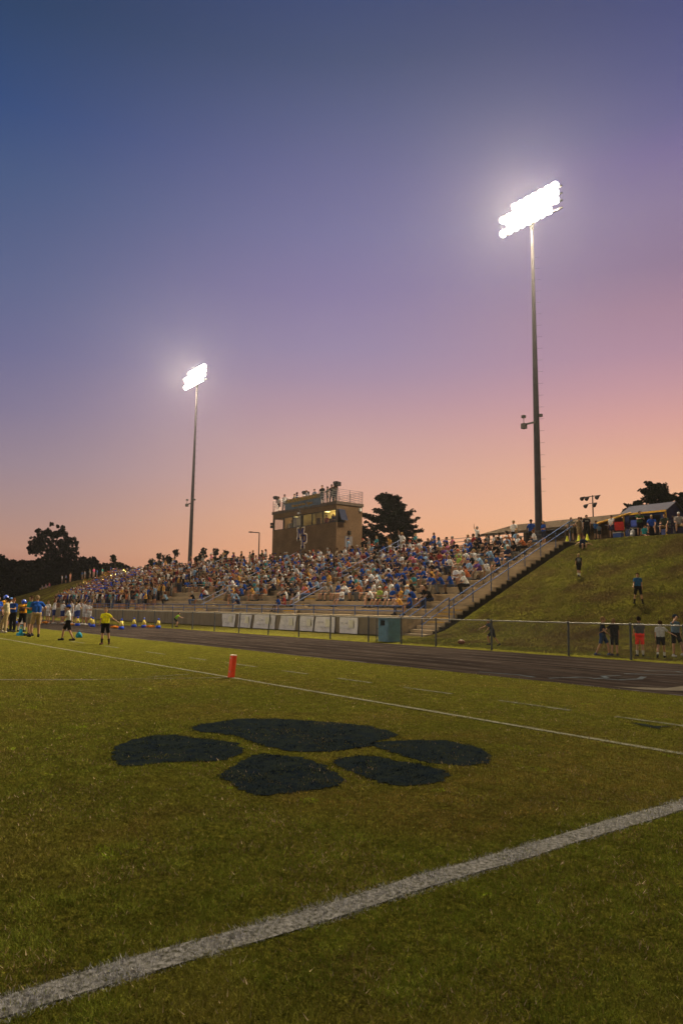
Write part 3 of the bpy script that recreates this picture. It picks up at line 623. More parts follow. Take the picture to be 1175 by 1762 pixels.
# the logo and the banner
def text(body, size, x, z, y, m, parent, name, ext=.015, off=0, bold=0, align='CENTER', sx=1):
    c = bpy.data.curves.new(name, 'FONT'); c.body = body; c.size = size; c.extrude = ext; c.offset = off; c.align_x = align; c.align_y = 'CENTER'
    o = bpy.data.objects.new(name, c); col.objects.link(o); dg = bpy.context.evaluated_depsgraph_get(); dg.update()
    me = bpy.data.meshes.new_from_object(o.evaluated_get(dg)); bpy.data.objects.remove(o)
    me.transform(Matrix.Translation((x, y, z)) @ Matrix.Rotation(rad(90), 4, 'X') @ Matrix.Diagonal((sx, 1, 1, 1)))
    me.materials.clear(); me.materials.append(m); r = link(name, me)
    if parent: r.parent = parent; r.matrix_parent_inverse = (Matrix.Translation(parent.location)).inverted()
    return r
M_LG1 = mat('logo_white', (.80, .74, .68), .6, 8, .1); M_LG2 = mat('logo_blue', (.012, .025, .14), .5, 8, .1); M_LG3 = mat('logo_gold', (.50, .27, .04), .6)
lo = empty('school_logo', (-53.4, BY0, 7.4), label='blue interlocked MP letters edged in white and gold on the press box', cat='logo')
def slab_letter(ch, x, z, w_, h_, y, grow, m, name, t_=.006):
    """block letters with serifs out of bars: M and P"""
    mb = MB(); s_ = .17*w_+.0; g = grow
    def bar(a, b, c, d): mb.box(x+a*w_-g, x+b*w_+g, y-t_, y, z+c*h_-g, z+d*h_+g)
    if ch == 'M':
        bar(.06, .26, .0, 1.); bar(.74, .94, .0, 1.); bar(0, .34, 0, .12); bar(.66, 1, 0, .12); bar(0, .26, .88, 1); bar(.74, 1, .88, 1)
        for s1 in (0, 1):
            a = .10 if s1 == 0 else .90; q = [(a, 1.), (a+(.2 if s1 == 0 else -.2), 1.), (.5+(.06 if s1 == 0 else -.06), .38), (.5, .22), (.5-(.06 if s1 == 0 else -.06), .38)]
            cx_ = sum(p[0] for p in q)/5; cz_ = sum(p[1] for p in q)/5; V = []
            for yy in (y-t_*1.2, y-.001):
                for p in q: V.append((x+p[0]*w_+g*1.2*(1 if p[0] > cx_ else -1), yy, z+p[1]*h_+g*(1 if p[1] > cz_ else -1)))
            mb.add(V, [(0, 1, 2, 3, 4), (9, 8, 7, 6, 5)]+[(i, 5+i, 5+(i+1) % 5, (i+1) % 5) for i in range(5)])
    else:
        bar(.12, .38, 0, 1.); bar(0, .5, 0, .10); bar(0, .3, .9, 1.); bar(.38, .82, .88, 1.); bar(.38, .82, .42, .54); bar(.74, 1., .50, .92)
    o = mb.build(name, m); o.parent = lo; o.matrix_parent_inverse = Matrix.Translation(lo.location).inverted(); return o
for ch, x, z, w_, h_ in (('M', -53.92, 7.52, .95, .95), ('P', -53.28, 6.72, .72, 1.15)):
    slab_letter(ch, x, z, w_, h_, BY0-.003, .13, M_LG1, 'letter_outline', .012); 
for ch, x, z, w_, h_ in (('M', -53.92, 7.52, .95, .95), ('P', -53.28, 6.72, .72, 1.15)):
    slab_letter(ch, x, z, w_, h_, BY0-.017, .055, M_LG3, 'letter_trim', .008); slab_letter(ch, x, z, w_, h_, BY0-.028, .018, M_LG2, 'letter_face', .008)
bn = empty('roof_banner', (-53.1, BY0-.12, 10.85), label='blue and gold cloth banner tied along the press box roof railing', cat='banner')
V = []; nn = 24
for j in range(5):
    for k in range(nn+1): u = k/nn; V.append((-55.95+5.6*u, BY0-.10-.03*math.sin(u*30), 10.33+1.0*j/4+.02*math.sin(u*25)))
Fq = [(j*(nn+1)+k, j*(nn+1)+k+1, (j+1)*(nn+1)+k+1, (j+1)*(nn+1)+k) for j in range(4) for k in range(nn)]
part('cloth', MB().add(V, Fq), mat('banner_blue', (.085, .115, .17), .8, 4, .2), bn, True)
M_BG = mat('banner_gold', (.36, .21, .035), .8, 6, .25)
part('gold_band', MB().box(-55.9, -50.4, BY0-.150, BY0-.145, 10.93, 11.30), mat('banner_brown_band', (.16, .13, .085), .8, 6, .25), bn)
text('MOUNT PLEASANT', .40, -53.15, 11.11, BY0-.17, M_BG, bn, 'lettering', sx=1.35); text('Home of the Tigers', .36, -53.1, 10.62, BY0-.17, M_BG, bn, 'lettering', sx=1.15)
if bn: 
    for o in bn.children:
        pass

# ------------------------------------------------------------------ floodlight poles
M_POLE = mat('pole_steel', (.038, .036, .045), .75, 2, .15); M_HOUS = mat('lamp_housing', (.30, .30, .32), .4, metal=.6)
M_LAMP = mat('lit_lamp', (1, 1, 1), .3, emit=(1.0, .93, .82), estr=60)
def flood_pole(x, y, zb, aim, watts, cone, label, cols=9, rows=4, sx=.60, sz=.56):
    HEAD_Z = 32.15 if x < -80 else 31.15
    e = empty('floodlight_pole', (x, y, zb), label=label, cat='floodlight pole', group='tall stadium floodlight poles')
    H = HEAD_Z+1.0
    mb = MB(); zs = [zb-.5, zb+6, zb+12, 24, H-1]; rs = [.27, .23, .19, .135, .095]
    for a, b, c, d in zip(zs[:-1], zs[1:], rs[:-1], rs[1:]): mb.tube((x, y, a), (x, y, b), c, d, n=16, caps=False)
    part('pole_shaft', mb, M_POLE, e, True)
    mb = MB()
    for k in range(26):
        zz = zb+3.8+k*.88
        if zz < 28: mb.tube((x+.1, y+.1, zz), (x+.42, y+.34, zz), .009, n=5)
    part('climbing_pegs', mb, M_POLE, e)
    s = -1 if y > 0 else 1; mb = MB()
    for r in range(rows):
        zz = HEAD_Z-.93+r*sz; mb.box(x-cols*sx/2, x+cols*sx/2, y-.06, y+.06, zz-.05, zz+.05)
    mb.box(x-.12, x+.12, y-.12, y+.12, HEAD_Z-1.4, HEAD_Z+1.1); part('crossarm', mb, M_POLE, e)
    # one lamp mesh, copied
    t = Vector(aim)-Vector((x, y, HEAD_Z)); t.normalize(); q = t.to_track_quat('-Z', 'Y').to_matrix().to_4x4()
    hm = MB().tube((0, 0, .30), (0, 0, .0), .12, .27, n=14); hm.tube((0, 0, .0), (0, 0, -.03), .27, .27, n=14, caps=False); hme = hm.mesh('housing', M_HOUS, True)
    lm = MB().ell((0, 0, -.035), (.262, .262, .07), nu=14, nv=6); lme = lm.mesh('lens', M_LAMP, True)
    for r in range(rows):
        for c in range(cols):
            if (c == 0 and r in (1, 3)) or (c == 1 and r == 3) or (c == cols-1 and r == 0): continue
            o = link('floodlight', hme, e); o.matrix_local = Matrix.Translation((-(cols-1)*sx/2+c*sx, s*.38, HEAD_Z-.93+r*sz-zb)) @ q
            link('lens', lme, o)
    # loudspeakers and boxes half way up
    zz = 15.0; mb = MB(); mb.box(x-.8, x+.1, y-.3, y-.22, zz-.22, zz-.1); mb.box(x-1.0, x-.68, y-.5, y-.18, zz-.48, zz-.1); mb.box(x-.98, x-.74, y-.45, y-.22, zz+.32, zz+.52); mb.tube((x-.86, y-.33, zz-.1), (x-.86, y-.33, zz+.35), .025); mb.box(x+.14, x+.34, y+.1, y+.3, zz+.28, zz+.48)
    part('loudspeaker_cluster', mb, mat('speaker_grey', (.10, .10, .10), .6), e)
    l = bpy.data.lights.new('floodlight_beam', 'SPOT'); l.energy = watts; l.color = LAMP_COL; l.spot_size = rad(cone); l.spot_blend = .75; l.shadow_soft_size = 1.0
    if y > 0 and x < 0:
        for dx_, dz_, w_ in ((-1.5, -.2, .25), (.3, .1, .35), (1.8, .4, .4)):
            l2 = bpy.data.lights.new('floodlight_spill', 'POINT'); l2.energy = 92000*w_; l2.color = (1, .80, .52); l2.shadow_soft_size = .6
            o = bpy.data.objects.new('floodlight_spill', l2); col.objects.link(o); o.parent = e; o.location = (dx_, s*.62, HEAD_Z-zb+dz_)
    o = bpy.data.objects.new('floodlight_beam', l); col.objects.link(o); o.parent = e; o.location = (0, s*.62, HEAD_Z-zb)
    dv = Vector(aim)-Vector((x, y+s*1.2, HEAD_Z)); o.rotation_euler = dv.to_track_quat('-Z', 'Y').to_euler()
labs = ['tall steel floodlight pole with blazing lamps, right of the press box and nearest', 'tall steel floodlight pole with blazing lamps at the left end of the grandstand', 'floodlight pole on the bank beyond the right edge', 'floodlight pole across the field facing the grandstand', 'floodlight pole across the field facing the far end']
for (x, y, aim, wt, cn), lb in zip(POLES, labs):
    flood_pole(x, y, tz(x, y) if y > 0 else 0, aim, wt, cn, lb, 9 if x > -80 else 10)

# ------------------------------------------------------------------ small lamps and hilltop buildings
M_BLK = mat('dark_metal', (.03, .028, .03), .5)
s5 = empty('small_light_mast', (-32.8, 50.2, 6.5), label='thin mast with five small dark floodlights beside the right hand sky', cat='light mast')
mb = MB().tube((-32.8, 50.2, 6.5), (-32.8, 50.2, 10.55), .06, .045); mb.box(-33.5, -32.1, 50.17, 50.23, 10.45, 10.5); mb.box(-33.15, -32.45, 50.17, 50.23, 9.9, 9.94); part('mast', mb, M_BLK, s5)
for dx, z in ((-.72, 10.35), (-.3, 10.3), (.62, 10.3), (-.42, 9.72), (.36, 9.72)):
    mb = MB().tube((-32.8+dx, 50.1, z+.1), (-32.8+dx, 49.8, z-.06), .07, .17, n=10); mb.tube((-32.8+dx, 50.2, z+.1), (-32.8+dx, 50.2, z+.2), .02); part('small_floodlight', mb, M_BLK, s5, True)
sl = empty('street_lamp', (-82.2, 49.5, 7), label='thin dark street lamp with a bent arm left of the press box', cat='street lamp')
mb = MB().tube((-82.2, 49.5, 5.5), (-82.2, 49.5, 11.2), .09, .07); mb.tube((-82.2, 49.5, 11.2), (-82.75, 48.8, 11.25), .06); part('pole', mb, M_BLK, sl); part('lamp_head', MB().box(-83.1, -82.7, 48.4, 48.8, 11.2, 11.33), M_BLK, sl)

cb = empty('concession_building', (-30, 45, 6), label='long low brown roofed building behind the top of the grandstand', cat='building')
M_ROOF = mat('brown_shingle', (.11, .085, .065), .9, 6, .25, stretch=(1, 3, 3)); M_TANW = mat('tan_board', (.17, .115, .065), .9, 3, .2)
mb = MB(); mb.add([(-37.4, 42.2, 7.05), (-27.4, 42.2, 7.05), (-27.4, 46.2, 8.1), (-37.4, 46.2, 8.1), (-37.4, 42.2, 7.2), (-27.4, 42.2, 7.2), (-27.4, 46.2, 8.25), (-37.4, 46.2, 8.25)], [(3, 2, 1, 0), (4, 5, 6, 7), (0, 1, 5, 4), (1, 2, 6, 5), (2, 3, 7, 6), (3, 0, 4, 7)]); part('roof', mb, M_ROOF, cb)
part('back_wall', MB().box(-36, -27.6, 45.6, 45.8, 5, 7.9), M_TANW, cb)
mb = MB()
for x in (-36.9, -33.4, -30, -27.7): mb.box(x, x+.15, 42.4, 42.55, 5, 7.1)
part('roof_post', mb, M_ROOF, cb)
part('counter', MB().box(-33, -27.8, 44.2, 44.7, 5.5, 6.95), M_TANW, cb)

sh = empty('blue_booth', (-27.3, 48, 6.75), label='open fronted blue booth with yellow trim on top of the right bank', cat='booth')
M_SB = mat('booth_blue', (.035, .05, .16), .7, 3, .2); M_YT = mat('yellow_trim', (.50, .28, .035), .6, 5, .15); M_SR = mat('booth_roof', (.10, .10, .135), .8, 4, .15, stretch=(1, 4, 1))
def shx(x): return x
ax, bx_ = -28.9, -25.65; fy, by = 48.0, 50.3; gz = 6.7; ez = 8.42; rz_ = 9.1
mb = MB(); mb.box(ax, bx_, by-.1, by, gz, ez); mb.box(ax, ax+.1, fy, by-.1, gz, ez); mb.box(bx_-.1, bx_, fy, by-.1, gz, ez); mb.box(ax+.1, ax+.45, fy, fy+.08, gz, ez-.02); mb.box(bx_-.45, bx_-.1, fy, fy+.08, gz, ez-.02); mb.box(ax+.45, bx_-.45, fy, fy+.08, ez-.22, ez-.02)
my = (fy+by)/2
for x in (ax, bx_-.1): mb.add([(x, fy, ez), (x+.1, fy, ez), (x+.1, by, ez), (x, by, ez), (x, my, rz_-.03), (x+.1, my, rz_-.03)], [(0, 4, 3), (1, 2, 5), (0, 1, 5, 4), (3, 4, 5, 2)])
part('walls', mb, M_SB, sh)
mb = MB()
for ya, yb in ((fy-.25, my), (by+.25, my)): za = ez-.05; mb.add([(ax-.15, ya, za), (bx_+.15, ya, za), (bx_+.15, yb, rz_), (ax-.15, yb, rz_), (ax-.15, ya, za+.07), (bx_+.15, ya, za+.07), (bx_+.15, yb, rz_+.07), (ax-.15, yb, rz_+.07)], [(3, 2, 1, 0), (4, 5, 6, 7), (0, 1, 5, 4), (1, 2, 6, 5), (3, 0, 4, 7)])
part('roof', mb, M_SR, sh)
part('yellow_fascia', MB().box(ax-.15, bx_+.15, fy-.28, fy-.253, ez-.10, ez+.03), M_YT, sh)
for x_ in (ax-.02, bx_-.10): part('corner_trim', MB().box(x_, x_+.12, fy-.03, fy-.005, gz, ez-.1), M_YT, sh)
part('shelf', MB().box(ax+.5, bx_-.5, fy-.02, fy+.3, 7.35, 7.42), mat('booth_shelf', (.25, .25, .25), .6), sh)
part('side_window', MB().box(bx_+.003, bx_+.02, fy+.8, fy+1.6, 7.4, 8.0), mat('booth_hatch', (.10, .05, .03), .7), sh); part('window_trim', MB().box(bx_+.003, bx_+.04, fy+.7, fy+1.7, 8.0, 8.12), mat('booth_trim_grey', (.3, .25, .22), .6), sh)
gb = empty('yellow_gable', (-30, 47, 8), label='sloping yellow edged porch roof between the brown roof and blue booth', cat='porch')
part('rafter', MB().tube((-27.33, 42.1, 7.14), (-27.33, 46.3, 8.24), .07), M_YT, gb); part('lower_rail', MB().tube((-27.3, 43.1, 7.15), (-27.3, 45.8, 7.05), .035), M_GALV, gb)
part('post', MB().tube((-29.05, 47.9, 6.6), (-29.05, 47.9, 8.3), .05), M_YT, gb)

# ------------------------------------------------------------------ trees
M_LEAF = mat('leaves_dark', (.016, .020, .008), .8, .6, .4, c2=(.009, .012, .005)); M_BARK = mat('bark', (.06, .045, .035), .9, 4, .3)
M_NEED = mat('needles', (.014, .017, .007), .8, .6, .4, c2=(.008, .01, .004))
def leaves(cl, n, size, seed, thin=1.0):
    g = np.random.default_rng(seed); cl = np.array(cl, float); wt = cl[:, 3]**2; k = g.choice(len(cl), n, p=wt/wt.sum())
    d = g.normal(size=(n, 3)); d /= np.linalg.norm(d, axis=1)[:, None]; rr = cl[k, 3]*g.random(n)**.45
    c = cl[k, :3]+d*rr[:, None]*np.array([1, 1, .8])
    a = g.normal(size=(n, 3)); a /= np.linalg.norm(a, axis=1)[:, None]; b = np.cross(a, g.normal(size=(n, 3))); b /= np.linalg.norm(b, axis=1)[:, None]
    s = size*(.5+g.random(n))[:, None]/2; V = np.stack([c-a*s-b*s*thin*.6, c+a*s-b*s*thin, c+a*s*.8+b*s*thin, c-a*s+b*s*thin*.8], 1).reshape(-1, 3)
    me = bpy.data.meshes.new('crown'); me.vertices.add(4*n); me.vertices.foreach_set('co', V.ravel().astype(np.float32)); me.loops.add(4*n); me.loops.foreach_set('vertex_index', np.arange(4*n, dtype=np.int32))
    me.polygons.add(n); me.polygons.foreach_set('loop_start', np.arange(0, 4*n, 4, dtype=np.int32)); me.update(); return me
def trunk_mesh(segs):
    mb = MB()
    for p, q, a, b in segs: mb.caps(p, q, a, b, 7)
    return mb.mesh('trunk', M_BARK, True)
def tree_obj(name, loc_, crown, trunk, label, cat='tree', group=None, rz=0, s=(1, 1, 1)):
    e = empty(name, loc_, rz, label=label, cat=cat, group=group); e.scale = s
    link('trunk', trunk, e); link('crown', crown, e); return e
def broad(seed, H=14, W=7, base=4, nc=46, n=5200, leaf=.55, cr=(1.0, 2.1), M=None):
    r = random.Random(seed); cl = []; segs = [((0, 0, -1), (0, 0, base), .35, .28), ((0, 0, base), (.3, .2, H*.75), .28, .1)]
    for i in range(nc):
        z = r.uniform(base*.8, H); f = (z-base*.8)/(H-base*.8); Rm = W*math.sqrt(max(.05, 1-(2*f-.85)**2*.8))*.95
        a = r.uniform(0, 6.283); q = Rm*r.random()**.5; p = (math.cos(a)*q, math.sin(a)*q, z); cl.append(p+(r.uniform(*cr),))
        if i % 3 == 0: segs.append(((0, 0, max(base*.7, z*.55)), p, .11, .03))
    me = leaves(cl, n, leaf, seed); me.materials.append(M or M_LEAF); return me, trunk_mesh(segs)
# tree line beyond the left bank
kinds = [broad(s, 15.5, 6.5, 1.5, 90, 8000, .62, (.9, 2.2)) for s in (3, 4, 5)]
r = random.Random(12); kk = 0
ordw = ['first', 'second', 'third', 'fourth', 'fifth', 'sixth', 'seventh', 'eighth', 'ninth', 'tenth', '11th', '12th', '13th', '14th', '15th', '16th', '17th', '18th', '19th', '20th', '21st', '22nd', '23rd', '24th', '25th', '26th', '27th', '28th', '29th', '30th', '31st', '32nd', '33rd', '34th', '35th', '36th', '37th', '38th', '39th', '40th', '41st', '42nd', '43rd', '44th', '45th', '46th', '47th', '48th', '49th', '50th', '51st', '52nd', '53rd', '54th', '55th', '56th', '57th', '58th', '59th', '60th']
tl = []
for i in range(24):
    t = i/23; x = -204+20*t; y = 18+60*t
    tl.append((x+r.uniform(-3, 3), y+r.uniform(-1, 1), .9+r.uniform(-.08, .08)-(.10*ss(.75, 1, t))))
for i, (x, y, s) in enumerate(tl):
    cme, tme = kinds[i % 3]
    tree_obj('woodland_tree', (x, y, -1.6), cme, tme, 'dark silhouetted tree in the far wood, %s from its left end' % ordw[i], group='trees of the far wood', rz=r.uniform(0, 6), s=(s*1.02, s*1.02, s))
for i in range(10):   # undergrowth row in front that closes the wood
    t = i/9; cme, tme = kinds[(i+1) % 3]; sc_ = .62
    tree_obj('woodland_tree', (-190+16*t, 26+44*t, -1.6), cme, tme, 'lower dark tree at the front edge of the far wood, %s from the left' % ordw[i], group='trees of the far wood', rz=i*1.3, s=(sc_*1.3, sc_*1.3, sc_))
# big lone tree over the wood
cl = []; r = random.Random(44); segs = [((0, 0, -3), (0, 0, 12), .5, .35), ((0, 0, 12), (0, 1, 19), .35, .1)]
for (cy_, cz_, cw, ch) in [(-4.6, 16.0, 1.6, 2.6), (-3.0, 18.6, 2.2, 2.4), (-.2, 19.6, 2.4, 2.6), (2.0, 18.6, 1.8, 2.6), (4.4, 17.2, 1.9, 3.4), (0, 15.5, 3.2, 2.6), (-2.4, 14.6, 2.5, 2.0), (3.2, 14.2, 2.3, 1.8), (-5.6, 15.2, 1.0, .8), (5.8, 14.0, 1.2, .7)]:
    for k in range(16):
        cl.append((r.gauss(0, 1.6), cy_+r.uniform(-cw, cw)*1.15, cz_+r.uniform(-ch, ch)*.9, r.uniform(.35, .85)))
    segs.append(((0, 0, 11+r.random()*2), (0, cy_, cz_), .16, .05))
for k in range(70):
    a = r.uniform(0, 6.283); q = r.random()**.5; cl.append((r.gauss(0, 1.5), 5.2*q*math.cos(a), 17.0+3.4*q*math.sin(a), r.uniform(.5, 1.0)))
cm = leaves(cl, 15000, .32, 9); cm.materials.append(M_LEAF)
tree_obj('broad_tree', (-192.4, 54.6, 0), cm, trunk_mesh(segs), 'big round crowned tree rising above the far wood on the left', rz=rad(-16), s=(.9, .88, 1))
# pine behind the press box
def pine(seed, H, W, z0, layers, n, leaf, top_taper=1.0):
    r = random.Random(seed); cl = []; segs = [((0, 0, -2), (0, 0, H*.96), .26, .05)]
    for i in range(layers):
        t = i/(layers-1); z = z0+(H-z0)*t
        for k in range(r.randint(5, 7)):
            a = r.uniform(0, 6.283); L = W*(1-t*.82)**.8*r.uniform(.55, 1.12)*(1 if t > .12 else .8)
            dz = L*r.uniform(.15, .55)*top_taper; e_ = (math.cos(a)*L, math.sin(a)*L, z+dz); segs.append(((0, 0, z), e_, .06, .02))
            for q in (.45, .65, .82, 1.0): cl.append((e_[0]*q, e_[1]*q, z+dz*q**1.5+r.uniform(-.1, .2), r.uniform(.30, .55)*(1.25-q*.5)*W/4.5))
    for k in range(4): cl.append((0, 0, H-k*.3, .25))
    me = leaves(cl, n, leaf, seed, .55); me.materials.append(M_NEED); return me, trunk_mesh(segs)
cme, tme = pine(8, 11.6, 6.0, .3, 17, 34000, .26)
tree_obj('pine_tree', (-78.7, 69.5, 6.2), cme, tme, 'dark pine tree standing just right of the press box', s=(1.22, 1.22, .95))
cme, tme = pine(18, 6.4, 3.4, .5, 11, 12000, .2, 1.3)
for i, (x, y, s, lb) in enumerate([(-38.6, 70.3, 1.0, 'dark pine top showing above the blue booth, the taller'), (-36.0, 71.6, .82, 'shorter dark pine top at the right behind the blue booth'), (-40.3, 69.4, .72, 'low pine top left of the taller one behind the blue booth')]):
    tree_obj('pine_tree', (x, y, 8.2), cme, tme, lb, rz=i*2.1, s=(s*1.15, s*1.15, s*.93))
cme, tme = broad(71, 4.2, 1.6, 1.2, 16, 700, .3, (.4, .75))
for i, (x, y, z, s) in enumerate([(-119.4, 51.6, 6.4, .95), (-118.3, 53.9, 6.5, 1.1), (-116.2, 58.2, 6.7, 1.15), (-115.0, 60.6, 6.7, 1.15), (-113.7, 62.2, 6.6, 1.1), (-122.4, 45.3, 5.2, 1.1)]):
    tree_obj('small_tree', (x, y, z), cme, tme, 'small dark treetop peeking over the stands, %s from the right' % ['fourth', 'third from the right end', 'second', 'next to the street lamp side, first', 'rightmost, none further right, first', 'leftmost, last'][i] if False else ['small dark treetop over the stands, twin at left', 'small dark treetop over the stands, right twin, left of the pole', 'small treetop just right of the left floodlight pole', 'small treetop second to the right of the left pole', 'small treetop furthest right, toward the street lamp', 'small dark treetop at the left end of the stands'][i], group='small treetops beyond the stands', rz=i, s=(s, s, s))

# ------------------------------------------------------------------ people
def vn(o, f, u): return (o, f, u)
ARMS = {  # (upper arm dir, forearm dir) as (out, forward, up)
 'down': ((.16, .02, -1), (.05, .18, -1)), 'lap': ((.16, .30, -.9), (-.30, .9, -.12)), 'knees': ((.12, .62, -.75), (-.05, .75, -.62)),
 'clasp': ((.20, .55, -.8), (-.62, .78, .12)), 'chin': ((.10, .75, -.62), (-.35, .1, .93)), 'crossed': ((.22, .12, -.95), (-.85, .52, .12)),
 'hip': ((.62, -.12, -.78), (-.72, .25, -.60)), 'up': ((.45, .25, .86), (-.15, .15, .97)), 'face': ((.42, .62, .12), (-.68, -.12, .72)),
 'out': ((.72, .15, -.66), (.84, .25, -.42)), 'fwd': ((.10, .62, -.78), (-.12, .97, -.10)), 'back': ((.15, -.42, -.9), (.05, -.15, -1)),
 'prop': ((.32, -.55, -.8), (.10, -.30, -.95)), 'swing': ((.12, .38, -.9), (-.05, .75, -.62)), 'phone': ((.12, .35, -.92), (-.45, .55, .70)), 'horn': ((.30, .66, -.55), (-.42, .62, .60)), 'reach': ((.25, .75, -.45), (.15, .85, -.30))}
LEGS = {'stand': ((.07, .02, -1), (.02, -.03, -1)), 'wide': ((.2, .03, -1), (.12, -.03, -1)), 'sit': ((.20, 1, .04), (.02, .02, -1)), 'sitin': ((.14, 1, .06), (.02, -.28, -1)), 'sitout': ((.30, .98, .0), (.08, .35, -.95)),
 'fwd': ((.05, .48, -.9), (.02, .12, -1)), 'rear': ((.05, -.30, -.95), (.02, -.62, -.78)), 'trail': ((.05, -.22, -.97), (.02, -.42, -.9)), 'bent': ((.08, .62, -.78), (.02, -.30, -.95)), 'high': ((.1, .95, .3), (.05, -.1, -1)), 'long': ((.12, 1, -.15), (.05, .9, -.42)), 'crosslg': ((.62, .78, .05), (-.75, .42, -.5))}
def figure(arms=('down', 'down'), legs=('stand', 'stand'), lean=2, side=0, head=(0, 0), female=False, kid=False, vox=.022, hands=False, twist=0, ratio=None, belly=0):
    """one continuous body facing -Y; returns body mesh and the bone list. Right is x<0."""
    def D(v, s): return Vector((s*v[0], -v[1], v[2])).normalized()
    up = Euler((rad(lean), rad(side), 0)).to_matrix() @ Vector((0, 0, 1)); rt = Vector((1, 0, 0)); fwd = Vector((0, -1, 0))
    tws = Matrix.Rotation(rad(twist), 3, 'Z'); rt = tws @ rt
    hs = 1.12 if kid else 1.0
    P = Vector((0, 0, 0)); C = P+up*.29; Nk = P+up*.49; Hc = Nk+up*.05+Vector((0, -.02, .115*hs))
    sw = .165 if female else .19
    if kid: sw *= .9
    hd = Euler((rad(head[0]), 0, rad(head[1]))).to_matrix()
    B = []   # tag, p, q, r0, r1
    for s in (-1, 1):
        B.append(('torso', P+rt*s*.060+up*.06, C+rt*s*(.075 if not female else .06), .098+belly*.02, .102 if not female else .092))
    if belly: B.append(('torso', P+up*.12+fwd*.06, P+up*.2+fwd*.05, .11, .10))
    if female: B.append(('torso', C+rt*-.06+fwd*.07-up*.0, C+rt*.06+fwd*.07, .062, .062))
    B.append(('hip', P+rt*-.075, P+rt*.075, .108, .108))
    SL = [Nk-up*.055+rt*(s*sw) for s in (-1, 1)]
    B.append(('torso', SL[0]-rt*-.02, SL[1]-rt*.02, .058, .058)); B.append(('torso', C+up*.03, Nk-up*.04, .10, .07)); B.append(('neck', Nk-up*.04, Hc-Vector((0, -.01, .05)), .052, .048))
    joints = {}
    for i, s in enumerate((-1, 1)):
        u, f_ = ARMS[arms[i]]; ud = tws @ D(u, s); fd = tws @ D(f_, s); sh = SL[i]; el = sh+ud*.275; wr = el+fd*.235
        t = .85 if (female or kid) else 1
        B += [('uarm', sh, el, .052*t, .040*t), ('farm', el, wr, .040*t, .026*t)]
        B.append(('hand', wr+fd*.02, wr+fd*.075, .030*t, .026*t)); joints['wr%d' % i] = (wr, fd)
        u, f_ = LEGS[legs[i]]; td = D(u, s); sd = D(f_, s); hp = P+Vector((s*.085, 0, -.03)); kn = hp+td*.42; an = kn+sd*.41
        B += [('thigh', hp, kn, .086 if not kid else .074, .058), ('shin', kn, kn+sd*.16, .055, .056), ('shin', kn+sd*.16, an, .056, .036)]
        ft = Vector((s*.22, -1, 0)).normalized()
        if sd.z > -.82: ft = (ft+Vector((0, 0, -.55 if sd.y > 0 else .5))).normalized()
        B += [('foot', an+Vector((0, .02, -.04))-ft*.03, an+ft*.145+Vector((0, 0, -.052)), .038, .032)]; joints['an%d' % i] = an; joints['ft%d' % i] = ft; joints['kn%d' % i] = kn
    mb = MB()
    for b in B: mb.caps(b[1], b[2], b[3], b[4], 10)
    mb.ell(Hc, (.075*hs, .092*hs, .108*hs), hd, 14, 10); mb.ell(Hc+hd @ Vector((0, -.03, -.055))*hs, (.050*hs, .058*hs, .055*hs), hd)
    mb.caps(Hc+hd @ Vector((0, -.088, .005))*hs, Hc+hd @ Vector((0, -.108, -.022))*hs, .011, .015, 8)
    for s in (-1, 1): mb.ell(Hc+hd @ Vector((s*.076, .01, -.01))*hs, (.014, .026, .034), hd)
    B.append(('head', Hc, Hc+Vector((0, 0, .001)), .10, .10))
    me = modded(mb.mesh('body', M_SKIN), ('REMESH', dict(mode='VOXEL', voxel_size=vox)), ('SMOOTH', dict(factor=.5, iterations=3)), *([('DECIMATE', dict(ratio=ratio))] if ratio else []))
    me.name = 'body'
    nv = len(me.vertices); co = np.empty(nv*3); me.vertices.foreach_get('co', co); co = co.reshape(-1, 3); nf = len(me.polygons); ct = np.empty(nf*3); me.polygons.foreach_get('center', ct); ct = ct.reshape(-1, 3)
    no = np.empty(nv*3); me.vertices.foreach_get('normal', no); no = no.reshape(-1, 3)
    best = np.full(nf, 9.); tg = np.zeros(nf, int); tt = np.zeros(nf); tags = []
    for i, b in enumerate(B):
        p = np.array(b[1]); d = np.array(b[2])-p; L = max(1e-9, d @ d); t = np.clip(((ct-p) @ d)/L, 0, 1); di = np.linalg.norm(ct-p-t[:, None]*d, axis=1)-(b[3]*(1-t)+b[4]*t)
        k = di < best; best[k] = di[k]; tg[k] = i; tt[k] = t[k]; tags.append(b[0])
    tgn = np.array(tags)[tg]; faces = [tuple(p.vertices) for p in me.polygons]
    H = dict(me=me, co=co, no=no, ct=ct, tag=tgn, t=tt, faces=faces, P=P, up=up, Hc=Hc, hd=hd, hs=hs, J=joints, foot=min(co[:, 2]), vox=vox, fig=B)
    if hands:
        mb = MB(); t = .9 if kid else 1
        for i, s in enumerate((-1, 1)):
            wr, fd = joints['wr%d' % i]; a = fd.orthogonal().normalized(); sdv = Vector((0, 0, 1)).cross(fd)
            if sdv.length < .2: sdv = Vector((0, 1, 0))
            sdv.normalize(); nrm = fd.cross(sdv).normalized(); K = wr+fd*.085
            for k, (o_, L) in enumerate(((-.024, .062), (-.008, .072), (.008, .067), (.023, .052))):
                p0 = K+sdv*o_*t-fd*.01; p1 = p0+(fd*.85-nrm*.3).normalized()*L*.55; p2 = p1+(fd*.6-nrm*.75).normalized()*L*.5
                mb.caps(p0, p1, .0085, .008, 6); mb.caps(p1, p2, .008, .006, 6)
            p0 = wr+fd*.03+sdv*-.026; p1 = p0+(fd*.5-sdv*.8).normalized()*.035; mb.caps(p0, p1, .010, .009, 6); mb.caps(p1, p1+(fd*.9-sdv*.25).normalized()*.03, .009, .007, 6)
